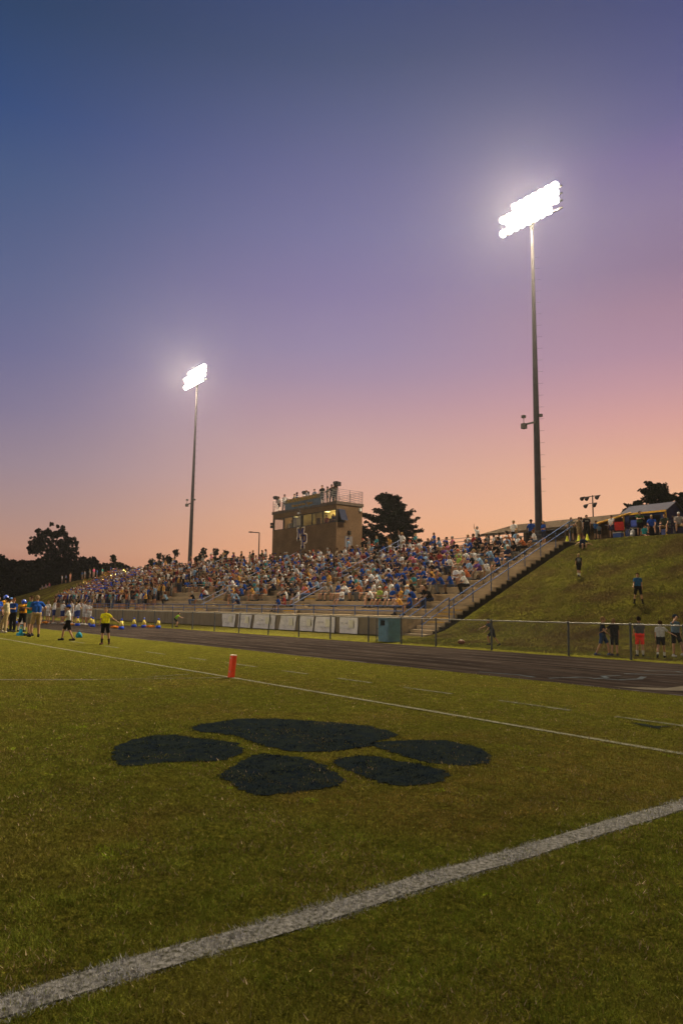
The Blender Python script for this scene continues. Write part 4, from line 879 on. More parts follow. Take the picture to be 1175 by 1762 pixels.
        # join fingers into the same body mesh
        V2 = [tuple(v) for v in co]+mb.V; n = nv; F2 = faces+[tuple(i+n for i in f) for f in mb.F]
        H['me'] = mesh_np('body', V2, F2, M_SKIN, True)
    else: me.polygons.foreach_set('use_smooth', [True]*nf); me.materials.clear(); me.materials.append(M_SKIN)
    return H
def garment(H, sel, name, grow=.014, m=None, flare=0, smooth=True):
    f = [H['faces'][i] for i in np.nonzero(sel)[0]]
    if not f: return None
    ids = sorted({v for q in f for v in q}); mp = {v: i for i, v in enumerate(ids)}; ids = np.array(ids)
    g = np.full(len(ids), grow); V = H['co'][ids]+H['no'][ids]*g[:, None]
    me = mesh_np(name, V, [tuple(mp[v] for v in q) for q in f], m or M_OBJ, smooth)
    return modded(me, ('SOLIDIFY', dict(thickness=.012, offset=-.2)), ('SMOOTH', dict(factor=.4, iterations=2)))
def shirt(H, sleeve=.62, hem=.6, grow=.016):
    t = H['tag']; s = (t == 'torso') | ((t == 'uarm') & (H['t'] < sleeve)) | ((t == 'farm') & (sleeve > 1))
    hz = (H['ct']-np.array(H['P'])) @ np.array(H['up']); s |= ((t == 'hip') & (hz > -.09+.1*(1-hem)))
    s |= ((t == 'neck') & (H['ct'][:, 2] < H['Hc'].z-.135)); return garment(H, s, 'shirt', grow)
def bottoms(H, L=.75, grow=.020, name='shorts'):
    t = H['tag']; s = (t == 'hip') | ((t == 'thigh') & (H['t'] < L))
    if L > 1: s |= (t == 'shin')
    return garment(H, s, name, grow)
def hair(H, style='short'):
    hs = H['hs']; c = H['Hc']; hd = H['hd']; mb = MB(); V0 = []
    mb.ell((0, .012*hs, .022*hs), (.086*hs, .098*hs, .102*hs), None, 16, 12)
    if style in ('long', 'pony'):
        mb.ell((0, .045*hs, -.02), (.078*hs, .062*hs, .10*hs), None, 12, 8)
        if style == 'long': mb.caps((0, .05, -.06), (0, .07, -.20), .068, .045, 10)
        else: mb.caps((0, .10, .02), (0, .13, -.14), .035, .018, 8)
    F = []
    for f in mb.F:
        x, y, z = np.mean([mb.V[i] for i in f], axis=0)
        if not (y < -.045*hs and z < .055*hs) and not (z < -.045 and y < .03): F.append(f)
    V = [c+hd @ Vector(v) for v in mb.V]; return mesh_np('hair', V, F, M_OBJ, True)
def capm(H, brim=0):
    hs = H['hs']; c = H['Hc']; hd = H['hd']; mb = MB(); mb.ell((0, .004*hs, .034*hs), (.092*hs, .106*hs, .098*hs), None, 16, 12)
    F = [f for f in mb.F if np.mean([mb.V[i][2] for i in f]) > .028*hs]
    mb2 = MB(); mb2.V = mb.V; mb2.F = F; n = 9; V = []
    for zz in (.034, .026):
        for i in range(n):
            a = math.pi*i/(n-1); V.append((math.cos(a)*.082*hs, -.055*hs-math.sin(a)*.115*hs, zz*hs+.012*math.cos(a)**2-.012))
    mb2.add(V, [tuple(range(n)), tuple(range(2*n-1, n-1, -1))]+[(i, n+i, n+(i+1) % n, (i+1) % n) for i in range(n)])
    rz = Matrix.Rotation(rad(brim), 3, 'Z'); V = [c+hd @ (rz @ Vector(v)) for v in mb2.V]; return mesh_np('cap', V, mb2.F, M_OBJ, True)
def shoes(H, i, boot=False):
    an = H['J']['an%d' % i]; ft = H['J']['ft%d' % i]; mb = MB(); mb.caps(an+Vector((0, .02, -.045))-ft*.035, an+ft*.155+Vector((0, 0, -.055)), .050, .042, 10); mb.caps(an+Vector((0, 0, -.03)), an+Vector((0, 0, .01)), .048, .045, 8)
    sole = H['foot']-.012
    V = [(v[0], v[1], max(v[2], sole)) for v in mb.V]; return mesh_np('shoe', V, mb.F, M_OBJ, True)

# palettes
SHIRTS = [('royal blue', (.012, .055, .27), 20), ('navy', (.012, .018, .055), 13), ('white', (.60, .60, .63), 19), ('grey', (.20, .20, .21), 10), ('black', (.012, .012, .014), 17), ('red', (.26, .018, .018), 5), ('maroon', (.12, .015, .022), 3),
          ('orange', (.42, .11, .03), 1.5), ('gold', (.58, .30, .025), 4), ('teal', (.02, .22, .26), 4), ('pink', (.50, .12, .20), 1.5), ('salmon', (.42, .16, .12), 1), ('lime', (.26, .38, .05), 1), ('purple', (.10, .035, .22), 2), ('tan', (.33, .25, .16), 3), ('pale blue', (.20, .32, .48), 8), ('olive', (.09, .09, .04), 2)]
LEGSC = [(.02, .025, .05), (.05, .06, .10), (.22, .17, .11), (.015, .015, .017), (.12, .12, .13), (.30, .27, .22), (.06, .085, .16)]
SKINS = [(.36, .20, .13), (.32, .17, .11), (.40, .24, .165), (.28, .15, .09), (.16, .085, .05), (.09, .05, .032)]
HAIRS = [('brown', (.045, .025, .014)), ('dark', (.015, .011, .009)), ('blond', (.24, .16, .075)), ('grey', (.22, .21, .20)), ('auburn', (.10, .035, .015))]
SHIRTS = [(n_, c_ if 'blue' in n_ else tuple(.80*v+.20*sum(c_)/3*.8 for v in c_), w_) for n_, c_, w_ in SHIRTS]
rp = random.Random(2024)
def wch(L): return rp.choices(L, [x[2] for x in L])[0]
# seated and standing types shared by the whole crowd
TYPES = {}
def mk_type(key, style, capd=False, long_pants=False, **k):
    H = figure(vox=.030, **k)
    TYPES[key] = dict(H=H, body=H['me'], shirt=shirt(H), shorts=bottoms(H, 2 if long_pants else .8, name='trousers' if long_pants else 'shorts'), top=capm(H) if capd else hair(H, style), topname='cap' if capd else 'hair', sh=[shoes(H, 0), shoes(H, 1)], foot=H['foot'], lp=long_pants)
SIT = ('sit', 'sit')
mk_type('s0', 'short', arms=('lap', 'lap'), legs=SIT, lean=6)
mk_type('s1', 'short', arms=('knees', 'knees'), legs=('sit', 'sitout'), lean=30, long_pants=True)
mk_type('s2', 'long', arms=('clasp', 'clasp'), legs=('sitin', 'sit'), lean=16, female=True)
mk_type('s3', 'short', capd=True, arms=('knees', 'lap'), legs=('sit', 'sit'), lean=18, head=(0, 25))
mk_type('s4', 'pony', arms=('chin', 'lap'), legs=('sitin', 'sitin'), lean=24, female=True, head=(0, -25), long_pants=True)
mk_type('s5', 'short', capd=True, arms=('crossed', 'crossed'), legs=('sitout', 'sitout'), lean=-3, belly=1)
mk_type('s6', 'short', arms=('phone', 'lap'), legs=('sitout', 'sit'), lean=14, head=(18, 10), kid=True)
mk_type('s7', 'long', arms=('prop', 'lap'), legs=('sit', 'sitout'), lean=-8, female=True, head=(0, 40))
mk_type('t0', 'short', arms=('down', 'down'))
mk_type('t1', 'long', arms=('crossed', 'crossed'), female=True, legs=('stand', 'stand'))
mk_type('t2', 'short', capd=True, arms=('hip', 'down'), legs=('wide', 'stand'), long_pants=True)
mk_type('t3', 'short', arms=('up', 'down'), legs=('wide', 'stand'))
mk_type('t4', 'pony', arms=('phone', 'down'), female=True, head=(10, 20))
mk_type('t5', 'short', capd=True, arms=('horn', 'horn'), legs=('wide', 'stand'), long_pants=True)
SK = [k for k in TYPES if k[0] == 's']; SW = [3, 3, 3, 2, 2, 2, 1.5, 2]; TK = [k for k in TYPES if k[0] == 't'][:5]
def place_type(key, x, y, z, rz, s, scol, lcol, skin, hcol, ccol=None, group=None, label=None, shoecol=(.05, .05, .06)):
    t = TYPES[key]; e = empty('person', (x, y, z), rz, label=label, cat='person', group=group)
    dz = -t['foot']+.012; e.scale = (s, s, s)
    for nm, me, c in (('body', t['body'], skin), ('shirt', t['shirt'], scol), ('trousers' if t['lp'] else 'shorts', t['shorts'], lcol), (t['topname'], t['top'], (ccol or hcol) if t['topname'] == 'cap' else hcol), ('shoe', t['sh'][0], shoecol), ('shoe', t['sh'][1], shoecol)):
        link(nm, me, e, (0, 0, dz), color=c)
    return e
# who sits where
crowd = []   # (x, y, floor z, standing?, row, dist)
def rowz(k): return ZW+TR*(k+1)
for k in range(NT):
    x = XR-.35; ys_ = Y0+TD*k
    while x > -91.3:
        if any(abs(x-a) < .75 for a in AISLES): x -= .35; continue
        cl = float(vnoise(x*.55, k*1.9, 3)); dn = [.20, .36, .54, .66, .80, .90, .90, .92, .92, .92, .92][k]
        stand = False
        if x < -63.5 and k < 8: dn = .96; stand = True
        elif x < -82: dn = .9; stand = k < 9
        elif x < -56.5 and k < 4: dn = .08
        elif x > -34 and k >= 3: dn = max(dn, .90)
        if k < 5 and not stand: ok = cl < dn*1.08 and rp.random() < .92
        else: ok = rp.random() < dn
        if ok: crowd.append([x+rp.uniform(-.06, .06), ys_, k, stand])
        x -= (.46 if stand else .54)+rp.uniform(0, .12)
for x in np.arange(-89, -27.2, .62):
    if (x < -59 or x > -47.6) and rp.random() < .50: crowd.append([x+rp.uniform(-.2, .2), yt+rp.choice([1.0, 1.55, 1.75, 1.8])+rp.uniform(-.1, .1), 11, True])
crowd.sort(key=lambda c: -c[0]+.35*c[1])
N_IND = 262
rowcount = {}
inst = []
for i, (x, y, k, stand) in enumerate(crowd):
    if k == 11: key = rp.choice(TK); z = zt; yy = y
    elif stand: key = rp.choice(TK); z = rowz(k-1) if k > 0 else ZW; yy = y-.30; z = ZW+TR*k
    else: key = rp.choices(SK, SW)[0]; z = ZW+TR*k; yy = y+.10
    sn, scol, _ = wch(SHIRTS); hn, hcol = rp.choice(HAIRS); band = (x < -79.5 and 2 <= k < 9)
    if band and rp.random() < .6: sn, scol = 'royal blue', (.014, .05, .33); key = 't5' if stand else key
    if -79 < x < -63.5 and rp.random() < .35: sn, scol = rp.choice([('black', (.012, .012, .014)), ('tan', (.33, .25, .16)), ('maroon', (.12, .015, .022))])
    skin = rp.choices(SKINS, [5, 5, 4, 3, 2, 1])[0]; lcol = rp.choice(LEGSC); cc = rp.choice([(.5, .5, .5), (.02, .04, .2), (.02, .02, .02), (.3, .05, .03), (.25, .22, .18)])
    s = rp.uniform(.93, 1.06)*(1 if stand else 1.0)
    if key == 's6': s *= .82
    rz = rad(rp.uniform(-14, 14)+(-22 if not stand else -10)); rowcount[k] = rowcount.get(k, 0)+1
    inst.append((key, x, yy, z, rz, s, sn, scol, lcol, skin, hn, hcol, cc, k, rowcount[k], stand))
ROWN = ['bottom row', 'second row up', 'third row up', 'fourth row up', 'fifth row up', 'sixth row up', 'seventh row up', 'eighth row up', 'ninth row up', 'tenth row up', 'top row']
SEATDZ = 0
for q in inst[:N_IND]:
    key, x, y, z, rz, s, sn, scol, lcol, skin, hn, hcol, cc, k, nth, stand = q
    if k == 11: lb = '%s haired person in %s shirt standing on the concourse rail, %s from the right' % (hn, sn, ordw[nth-1])
    else: lb = 'seated spectator in %s shirt, %s, %s person from the right stair' % (sn, ROWN[k], ordw[nth-1])
    o = place_type(key, x, y, z, rz, s, scol, lcol, skin, hcol, cc, 'spectators on the grandstand', lb)
    if key[0] == 's':   # seat: hips rest on the tread edge
        t = TYPES[key]; hipz = (-t['foot']+.012)*s; dz = (TR+.105)-hipz
        o.location.z += dz; o.location.y += .02
# the rest of the crowd, one mass
rest = inst[N_IND:]; Vs = []; Cs = []; Fl = []; Ft = []; off = 0; LODC = {}
def lod(key):
    if key in LODC: return LODC[key]
    t = TYPES[key]; vv = []; ff = []; pid = []; n = 0
    for j, me in enumerate((t['body'], t['shirt'], t['shorts'], t['top'])):
        d = modded(me, ('DECIMATE', dict(ratio=.16 if j < 3 else .4)), ('TRIANGULATE', {})); a = np.empty(len(d.vertices)*3); d.vertices.foreach_get('co', a); a = a.reshape(-1, 3)
        f = np.empty(len(d.loops), np.int32); d.loops.foreach_get('vertex_index', f); vv.append(a); ff.append(f.reshape(-1, 3)+n); pid.append(np.full(len(a), j)); n += len(a)
    LODC[key] = (np.concatenate(vv), np.concatenate(ff), np.concatenate(pid)); return LODC[key]
for q in rest:
    key, x, y, z, rz, s, sn, scol, lcol, skin, hn, hcol, cc, k, nth, stand = q
    v, f, pid = lod(key); t = TYPES[key]; dz = -t['foot']+.012; c, s_ = math.cos(rz), math.sin(rz)
    zz = z+(((TR+.105)-dz*s) if key[0] == 's' else 0)
    w_ = np.stack([(v[:, 0]*c-v[:, 1]*s_)*s+x, (v[:, 0]*s_+v[:, 1]*c)*s+y, (v[:, 2]+dz)*s+zz], 1)
    pal = np.array([skin, scol, lcol, cc if t['topname'] == 'cap' else hcol]); Vs.append(w_); Cs.append(pal[pid]); Fl.append(f+off); off += len(v)
if rest:
    V = np.concatenate(Vs); C = np.concatenate(Cs); F = np.concatenate(Fl); n = len(F)
    me = bpy.data.meshes.new('crowd'); me.vertices.add(len(V)); me.vertices.foreach_set('co', V.ravel().astype(np.float32)); me.loops.add(3*n); me.loops.foreach_set('vertex_index', F.ravel().astype(np.int32)); me.polygons.add(n); me.polygons.foreach_set('loop_start', np.arange(0, 3*n, 3, dtype=np.int32)); me.polygons.foreach_set('use_smooth', [True]*n)
    a = me.color_attributes.new('col', 'FLOAT_COLOR', 'POINT'); a.data.foreach_set('color', np.concatenate([C, np.ones((len(C), 1))], 1).ravel().astype(np.float32)); me.update(); me.materials.append(M_ATT)
    tag(link('crowd', me), 'dense crowd of spectators filling the middle and left of the grandstand', 'crowd', kind='stuff')
print('CROWD', len(inst), 'rest', len(rest))

# ------------------------------------------------------------------ individual people
def person(x, y, H_, face, label, shirt_c, leg_c, skin=SKINS[0], hair_c=HAIRS[0][1], hs='short', cap=None, L=.78, shoe=(.03, .03, .035), brim=0, z=None, seat=None, group=None, sleeve=.62, socks=None, extra=None, vox=.020, legn=None, **k):
    """face: 0 toward the camera, 90 facing picture right, -90 picture left"""
    F_ = figure(vox=vox, hands=True, **k); rz = rad(52.5+face); z = tz(x, y) if z is None else z
    e = empty('person', (x, y, z), rz, label=label, cat='person', group=group)
    top = F_['Hc'].z+.11*F_['hs']; s = H_/(top-F_['foot']+.02) if seat is None else H_; e.scale = (s, s, s); dz = -F_['foot']+.012
    if seat is not None: dz = (seat+.10)/s
    link('body', F_['me'], e, (0, 0, dz), color=skin); link('shirt', shirt(F_, sleeve), e, (0, 0, dz), color=shirt_c); link(legn or ('trousers' if L > 1 else 'shorts'), bottoms(F_, L), e, (0, 0, dz), color=leg_c)
    if cap != 'helmet': link('hair', hair(F_, hs), e, (0, 0, dz), color=hair_c)
    if cap and cap != 'helmet': link('cap', capm(F_, brim), e, (0, 0, dz), color=cap)
    for i in (0, 1): link('shoe', shoes(F_, i), e, (0, 0, dz), color=shoe)
    if socks:
        link('socks', garment(F_, (F_['tag'] == 'shin') & (F_['ct'][:, 2] < F_['foot']+.26), 'socks', .006), e, (0, 0, dz), color=socks)
    if extra: extra(F_, e, dz)
    return e
def chest_print(text_, size, m, back=False, zoff=.30):
    def f(F_, e, dz):
        c = bpy.data.curves.new('print', 'FONT'); c.body = text_; c.size = size; c.extrude = .003; c.align_x = 'CENTER'; c.align_y = 'CENTER'; c.offset = .006
        o = bpy.data.objects.new('print', c); col.objects.link(o); me = bpy.data.meshes.new_from_object(o.evaluated_get(bpy.context.evaluated_depsgraph_get())); bpy.data.objects.remove(o)
        s = 1 if back else -1; me.transform(Matrix.Translation((0, s*.142, dz+zoff)) @ Matrix.Rotation(rad(180 if back else 0), 4, 'Z') @ Matrix.Rotation(rad(90), 4, 'X')); me.materials.clear(); me.materials.append(m); link('shirt_print', me, e)
    return f
BLUE, NAVY, WHT, BLK, GRY = (.018, .07, .38), (.012, .02, .07), (.60, .60, .61), (.012, .012, .014), (.16, .16, .17)
KH = (.36, .26, .14); M_INK = mat('number_ink', (.015, .018, .04), .7); M_WINK = mat('white_print', (.5, .5, .5), .7)
def light_legs(F_, e, dz): pass
person(-26.17, 9.42, 1.33, 4, 'child in bright yellow shirt and black shorts standing with one arm out', (.85, .80, .03), BLK, hair_c=(.26, .17, .09), arms=('swing', 'out'), legs=('stand', 'wide'), kid=True, head=(-8, 6), shoe=(.09, .04, .04), socks=(.02, .02, .02), L=.92, extra=chest_print('LIONS' if False else 'CREW' if False else '----', .10, mat('grey_print', (.3, .3, .2), .8), zoff=.36))
person(-29.68, 9.19, 1.40, -72, 'boy in blue cap, white shirt and black shorts walking left along the sideline', WHT, BLK, cap=(.02, .06, .33), arms=('fwd', 'swing'), legs=('fwd', 'trail'), kid=True, L=.9, shoe=(.03, .03, .05))
person(-34.59, 9.05, 1.79, -35, 'man in teal polo and grey shorts standing with folded arms', (.02, .22, .22), (.20, .18, .15), arms=('crossed', 'clasp'), legs=('stand', 'stand'), belly=1, L=.95)
person(-33.3, 8.94, 1.80, -140, 'man in blue polo and khaki shorts standing at the sideline', (.02, .09, .42), KH, hair_c=(.28, .20, .12), arms=('hip', 'crossed'), legs=('stand', 'wide'), L=.95)
def helmet(F_, e, dz):
    c = F_['Hc']; mb = MB(); mb.ell((0, .012, .02), (.128, .142, .132), None, 18, 14); F = [f for f in mb.F if not ((np.mean([mb.V[i][1] for i in f]) < -.06 and np.mean([mb.V[i][2] for i in f]) < .05)) and np.mean([mb.V[i][2] for i in f]) > -.085]
    link('helmet', mesh_np('helmet', [c+Vector(v) for v in mb.V], F, mat('helmet_blue', (.015, .06, .42), .25, spec=.6), True), e, (0, 0, dz))
    mb = MB(); 
    for zz in (-.03, -.065): 
        for i in range(6): a0, a1 = rad(200+i*23), rad(223+i*23); mb.tube(c+Vector((.115*math.cos(a0), .15*math.sin(a0), zz)), c+Vector((.115*math.cos(a1), .15*math.sin(a1), zz)), .007, n=6)
    link('face_guard', mb.mesh('face_guard', M_FRAME), e, (0, 0, dz)); mb = MB(); mb.ell((0, .012, .022), (.030, .1455, .1355), None, 10, 14)
    link('helmet_stripe', mesh_np('helmet_stripe', [c+Vector(v) for v in mb.V], [f for f in mb.F if np.mean([mb.V[i][2] for i in f]) > .05], mat('helmet_white', (.6, .6, .62), .3), True), e, (0, 0, dz))
    mb = MB()
    for s in (-1, 1): mb.ell(F_['P']+F_['up']*.45+Vector((s*.17, 0, 0)), (.115, .12, .07))
    mb.ell(F_['P']+F_['up']*.42, (.17, .135, .09)); link('shoulder_pads', mb.mesh('shoulder_pads', mat('jersey_gold', (.60, .27, .015), .8), True), e, (0, 0, dz))
def p88(F_, e, dz): helmet(F_, e, dz); chest_print('88', .30, M_INK, True, zoff=.26)(F_, e, dz)
person(-39.8, 10.01, 1.62, 178, 'football player in yellow jersey 88 and blue helmet seen from behind', (.60, .27, .015), BLK, cap='helmet', arms=('clasp', 'clasp'), legs=('stand', 'wide'), L=1.3 if False else .99, socks=(.45, .45, .46), extra=p88)
person(-38.39, 8.91, 1.72, -80, 'woman with dark ponytail in cream shirt and khaki trousers', (.42, .38, .27), (.34, .26, .15), hair_c=HAIRS[1][1], hs='pony', female=True, arms=('fwd', 'fwd'), legs=('fwd', 'stand'), L=2, shoe=(.5, .45, .42))
person(-41.7, 9.81, 1.75, 160, 'man in blue and white cap and white polo behind the woman in cream', WHT, (.10, .07, .05), cap=(.10, .20, .45), arms=('crossed', 'crossed'), L=.95)
person(-40.6, 8.95, 1.80, 60, 'person in navy shirt at the left edge beside the woman in cream', BLUE, (.05, .04, .04), arms=('clasp', 'down'), L=2)
def p2(F_, e, dz): helmet(F_, e, dz)
person(-43.2, 9.9, 1.86, 90, 'football player in yellow jersey and blue helmet at the far left edge', (.60, .30, .015), NAVY, cap='helmet', arms=('down', 'down'), L=.99, socks=WHT, extra=p2)
person(-39.6, 9.5, 1.7, -20, 'person in dark blue shirt half hidden behind the woman in cream', (.015, .05, .24), BLK, hair_c=HAIRS[4][1], arms=('down', 'clasp'), L=2)
# kids behind the fence
person(-13.72, 21.30, 1.25, 60, 'boy in navy shirt and blue shorts walking behind the fence, leftmost of the group', (.012, .016, .035), (.02, .05, .16), hair_c=(.22, .14, .07), arms=('swing', 'down'), legs=('trail', 'fwd'), kid=True, L=.85, shoe=(.06, .08, .2))
def stripe(F_, e, dz):
    hp = F_['J']['kn1']; mb = MB(); mb.tube(hp+Vector((.074, .0, .30)), hp+Vector((.07, 0, .03)), .018, n=6); link('side_stripe', mb.mesh('side_stripe', M_WINK), e, (0, 0, dz))
person(-13.36, 21.39, 1.20, 175, 'boy in black shirt and black shorts with white stripe, one arm out', (.008, .008, .010), (.010, .012, .02), hair_c=(.20, .13, .07), arms=('down', 'out'), legs=('stand', 'stand'), kid=True, L=.95, extra=stripe)
person(-12.79, 21.92, 1.27, 172, 'boy in grey shirt and bright red shorts standing behind the fence', (.06, .065, .075), (.75, .045, .03), hair_c=HAIRS[1][1], arms=('down', 'swing'), legs=('stand', 'stand'), kid=True, L=.9, shoe=(.02, .02, .02), socks=(.4, .4, .4))
person(-12.05, 21.85, 1.16, 150, 'boy in white patterned shirt and black shorts striding behind the fence', (.42, .43, .47), BLK, hair_c=HAIRS[0][1], arms=('out', 'down'), legs=('rear', 'fwd') if False else ('fwd', 'rear'), kid=True, L=.7, shoe=(.02, .02, .02), socks=WHT)
person(-12.05, 22.75, 1.34, 20, 'boy in blue cap raising his hand, behind the one in white', (.10, .16, .25), BLK, cap=(.02, .03, .05), arms=('face', 'down'), legs=('stand', 'fwd'), kid=True, L=.85, shoe=(.4, .4, .42))
person(-19.35, 22.47, 1.08, -85, 'boy in navy shirt stooping to run after a football', (.03, .045, .08), (.012, .014, .03), cap=BLK, arms=('reach', 'swing'), legs=('bent', 'rear'), lean=26, kid=True, L=.85, skin=SKINS[1])
def pack(F_, e, dz):
    mb = MB(); c = F_['P']+F_['up']*.30+Vector((0, .16, 0)); mb.ell(c, (.14, .09, .20)); mb.box(c.x-.1, c.x+.1, c.y+.05, c.y+.10, c.z-.15, c.z+.02); link('backpack', mb.mesh('backpack', mat('backpack_grey', (.07, .075, .08), .8), True), e, (0, 0, dz))
person(-21.42, 31.41, 1.15, 175, 'blond child with grey backpack walking up the grass bank', (.02, .02, .022), BLK, hair_c=(.30, .21, .11), arms=('down', 'down'), legs=('fwd', 'trail'), kid=True, L=.95, socks=WHT, extra=pack, z=tz(-21.42, 31.41)+.03)
person(-16.62, 28.51, 1.30, -30, 'boy in blue shirt and black shorts walking down the grass bank', (.02, .09, .22), BLK, hair_c=HAIRS[0][1], arms=('swing', 'down'), legs=('wide', 'wide'), kid=True, L=.95, socks=BLK, z=tz(-16.62, 28.51)+.03)
person(-23.92, 35.4, .80, 10, 'child in dark blue shirt sitting on the brow of the bank', (.02, .03, .09), BLK, hair_c=HAIRS[4][1], arms=('out', 'out'), legs=('high', 'high'), lean=32, kid=True, seat=.0, z=tz(-23.92, 35.4)-.02)
# on the brow of the bank and around the booth
def hill(x, y): return (x, y)
HB = 'people on top of the right bank'
person(-28.6, 41.2, 1.64, -10, 'man in grey shirt standing at the head of the right stair, leftmost', (.20, .20, .18), (.10, .09, .07), arms=('down', 'crossed'), group=HB)
person(-28.1, 41.6, 1.62, 150, 'person behind the two men at the head of the right stair', (.35, .35, .35), (.1, .09, .08), arms=('down', 'down'), group=HB)
person(-27.8, 40.9, 1.60, 30, 'man in tan shirt and khaki shorts at the head of the right stair', (.28, .21, .13), KH, arms=('hip', 'down'), L=.9, group=HB)
person(-26.9, 40.4, 1.66, 0, 'tall man in black printed shirt and dark trousers on the bank', (.010, .010, .012), (.012, .012, .015), arms=('down', 'down'), legs=('wide', 'stand'), L=2, extra=chest_print('OX' if False else '~~', .2, M_WINK, zoff=.36), group=HB)
person(-26.35, 40.6, 1.24, 170, 'child in blue shirt standing right of the man in black', (.03, .10, .28), BLK, arms=('clasp', 'clasp'), kid=True, group=HB)
person(-26.0, 40.4, 1.0, 170, 'small child in grey blue shirt between the blue shirt and white shirt', (.12, .16, .20), BLK, arms=('down', 'down'), kid=True, group=HB)
person(-26.0, 41.8, 1.55, -60, 'person in white shirt and dark shorts before the red canopy chair', WHT, (.03, .03, .08), arms=('down', 'swing'), group=HB)
person(-24.2, 42.0, 1.62, 5, 'man in dark green shirt standing in front of the blue booth', (.05, .10, .045), BLK, arms=('clasp', 'clasp'), belly=1, skin=SKINS[1], group=HB)
def chair(x, y, z, rz, label, c):
    e = empty('folding_chair', (x, y, z), rad(52.5+rz), label=label, cat='chair'); m_ = mat('chair_%d' % int(c[0]*1000), c, .8, 5, .2)
    mb = MB().box(-.28, .28, -.25, .22, .40, .43); link('seat', mb.mesh('seat', m_), e); mb = MB(); mb.add([(-.28, .20, .42), (.28, .20, .42), (.28, .34, .92), (-.28, .34, .92), (-.28, .23, .42), (.28, .23, .42), (.28, .37, .92), (-.28, .37, .92)], [(0, 1, 2, 3), (7, 6, 5, 4), (2, 6, 7, 3), (0, 4, 5, 1)]); link('backrest', mb.mesh('backrest', m_), e)
    for sx in (-1, 1):
        for a, b in ((-.25, .22), (.22, -.25)): link('leg', MB().tube((sx*.28, a, 0), (sx*.28, b, .42), .014, n=6).mesh('leg', M_FRAME), e)
        link('armrest', MB().box(sx*.30-.03, sx*.30+.03, -.22, .24, .60, .63).mesh('armrest', M_FRAME), e)
    return e
zc = lambda x, y: tz(x, y)
for x, y, sc2, lb, rz, cl, tc_, pl in [(-23.4, 42.0, BLUE, 'man in bright blue shirt and tan hat seated on a folding chair', -30, (.03, .03, .05), (.4, .3, .18), 'black folding chair under the man in bright blue'), (-22.5, 41.9, (.04, .05, .04), 'person in dark shirt and khaki seated right of the booth', -40, (.028, .03, .04), None, 'dark folding chair under the person in khaki'), (-21.5, 41.6, (.32, .30, .30), 'grey shirted person seated at the far right on the bank', -20, (.03, .04, .06), WHT, 'dark folding chair furthest right on the bank')]:
    chair(x, y, zc(x, y), rz, pl, cl); person(x, y, 1.0, rz, lb, sc2, KH if sc2 != BLUE else BLK, cap=tc_, arms=('lap', 'knees'), legs=('sit', 'sitout'), lean=8, seat=.43, group=HB)
person(-22.9, 40.2, .72, 10, 'small child in turquoise sitting on the grass below the booth', (.03, .33, .38), (.2, .12, .08), arms=('prop', 'lap'), legs=('long', 'long'), lean=12, kid=True, seat=.0, z=tz(-22.9, 40.2))
chair(-25.3, 41.6, zc(-25.3, 41.6)+.1, 150, 'bright red canopy chair standing near the person in white', (.45, .025, .02))
chair(-24.95, 42.6, zc(-24.9, 42.6)+.25, -40, 'blue camp chair leaning by the yellow post of the booth', (.02, .04, .20))
e = empty('cooler_box', (-25.0, 40.9, zc(-25, 40.9)), label='blue cooler box on the grass left of the booth', cat='cooler'); link('box', modded(MB().box(-.28, .28, -.18, .18, 0, .32).mesh('box', mat('cooler_blue', (.02, .06, .24), .5)), ('BEVEL', dict(width=.03, segments=2))), e); link('lid', MB().box(-.29, .29, -.19, .19, .325, .38).mesh('lid', mat('cooler_lid', (.4, .4, .42), .5)), e)
e = empty('back_pack', (-24.1, 41.0, zc(-24.1, 41)), label='grey backpack on the grass before the man in green', cat='backpack'); link('bag', MB().ell((0, 0, .24), (.17, .12, .25)).mesh('bag', mat('bag_grey', (.2, .2, .22), .8), True), e); link('pocket', MB().ell((0, -.1, .16), (.12, .06, .12)).mesh('pocket', mat('bag_pocket', (.35, .35, .36), .8), True), e)
def bright_cone(x, y, lb, c=(.60, .62, .05)):
    e = empty('marker_cone', (x, y, zc(x, y)), label=lb, cat='cone', group='yellow cones at the stair head'); link('cone', MB().tube((0, 0, .03), (0, 0, .42), .13, .03, 12).mesh('cone', mat('cone_yellow', c, .6)), e); link('base', MB().box(-.17, .17, -.17, .17, 0, .03).mesh('base', mat('cone_yellow', c, .6)), e)
bright_cone(-28.3, 40.3, 'yellow marker cone at the feet of the man in grey'); bright_cone(-27.35, 40.2, 'yellow marker cone left of the man in black'); bright_cone(-26.6, 40.0, 'yellow marker cone right of the man in black')
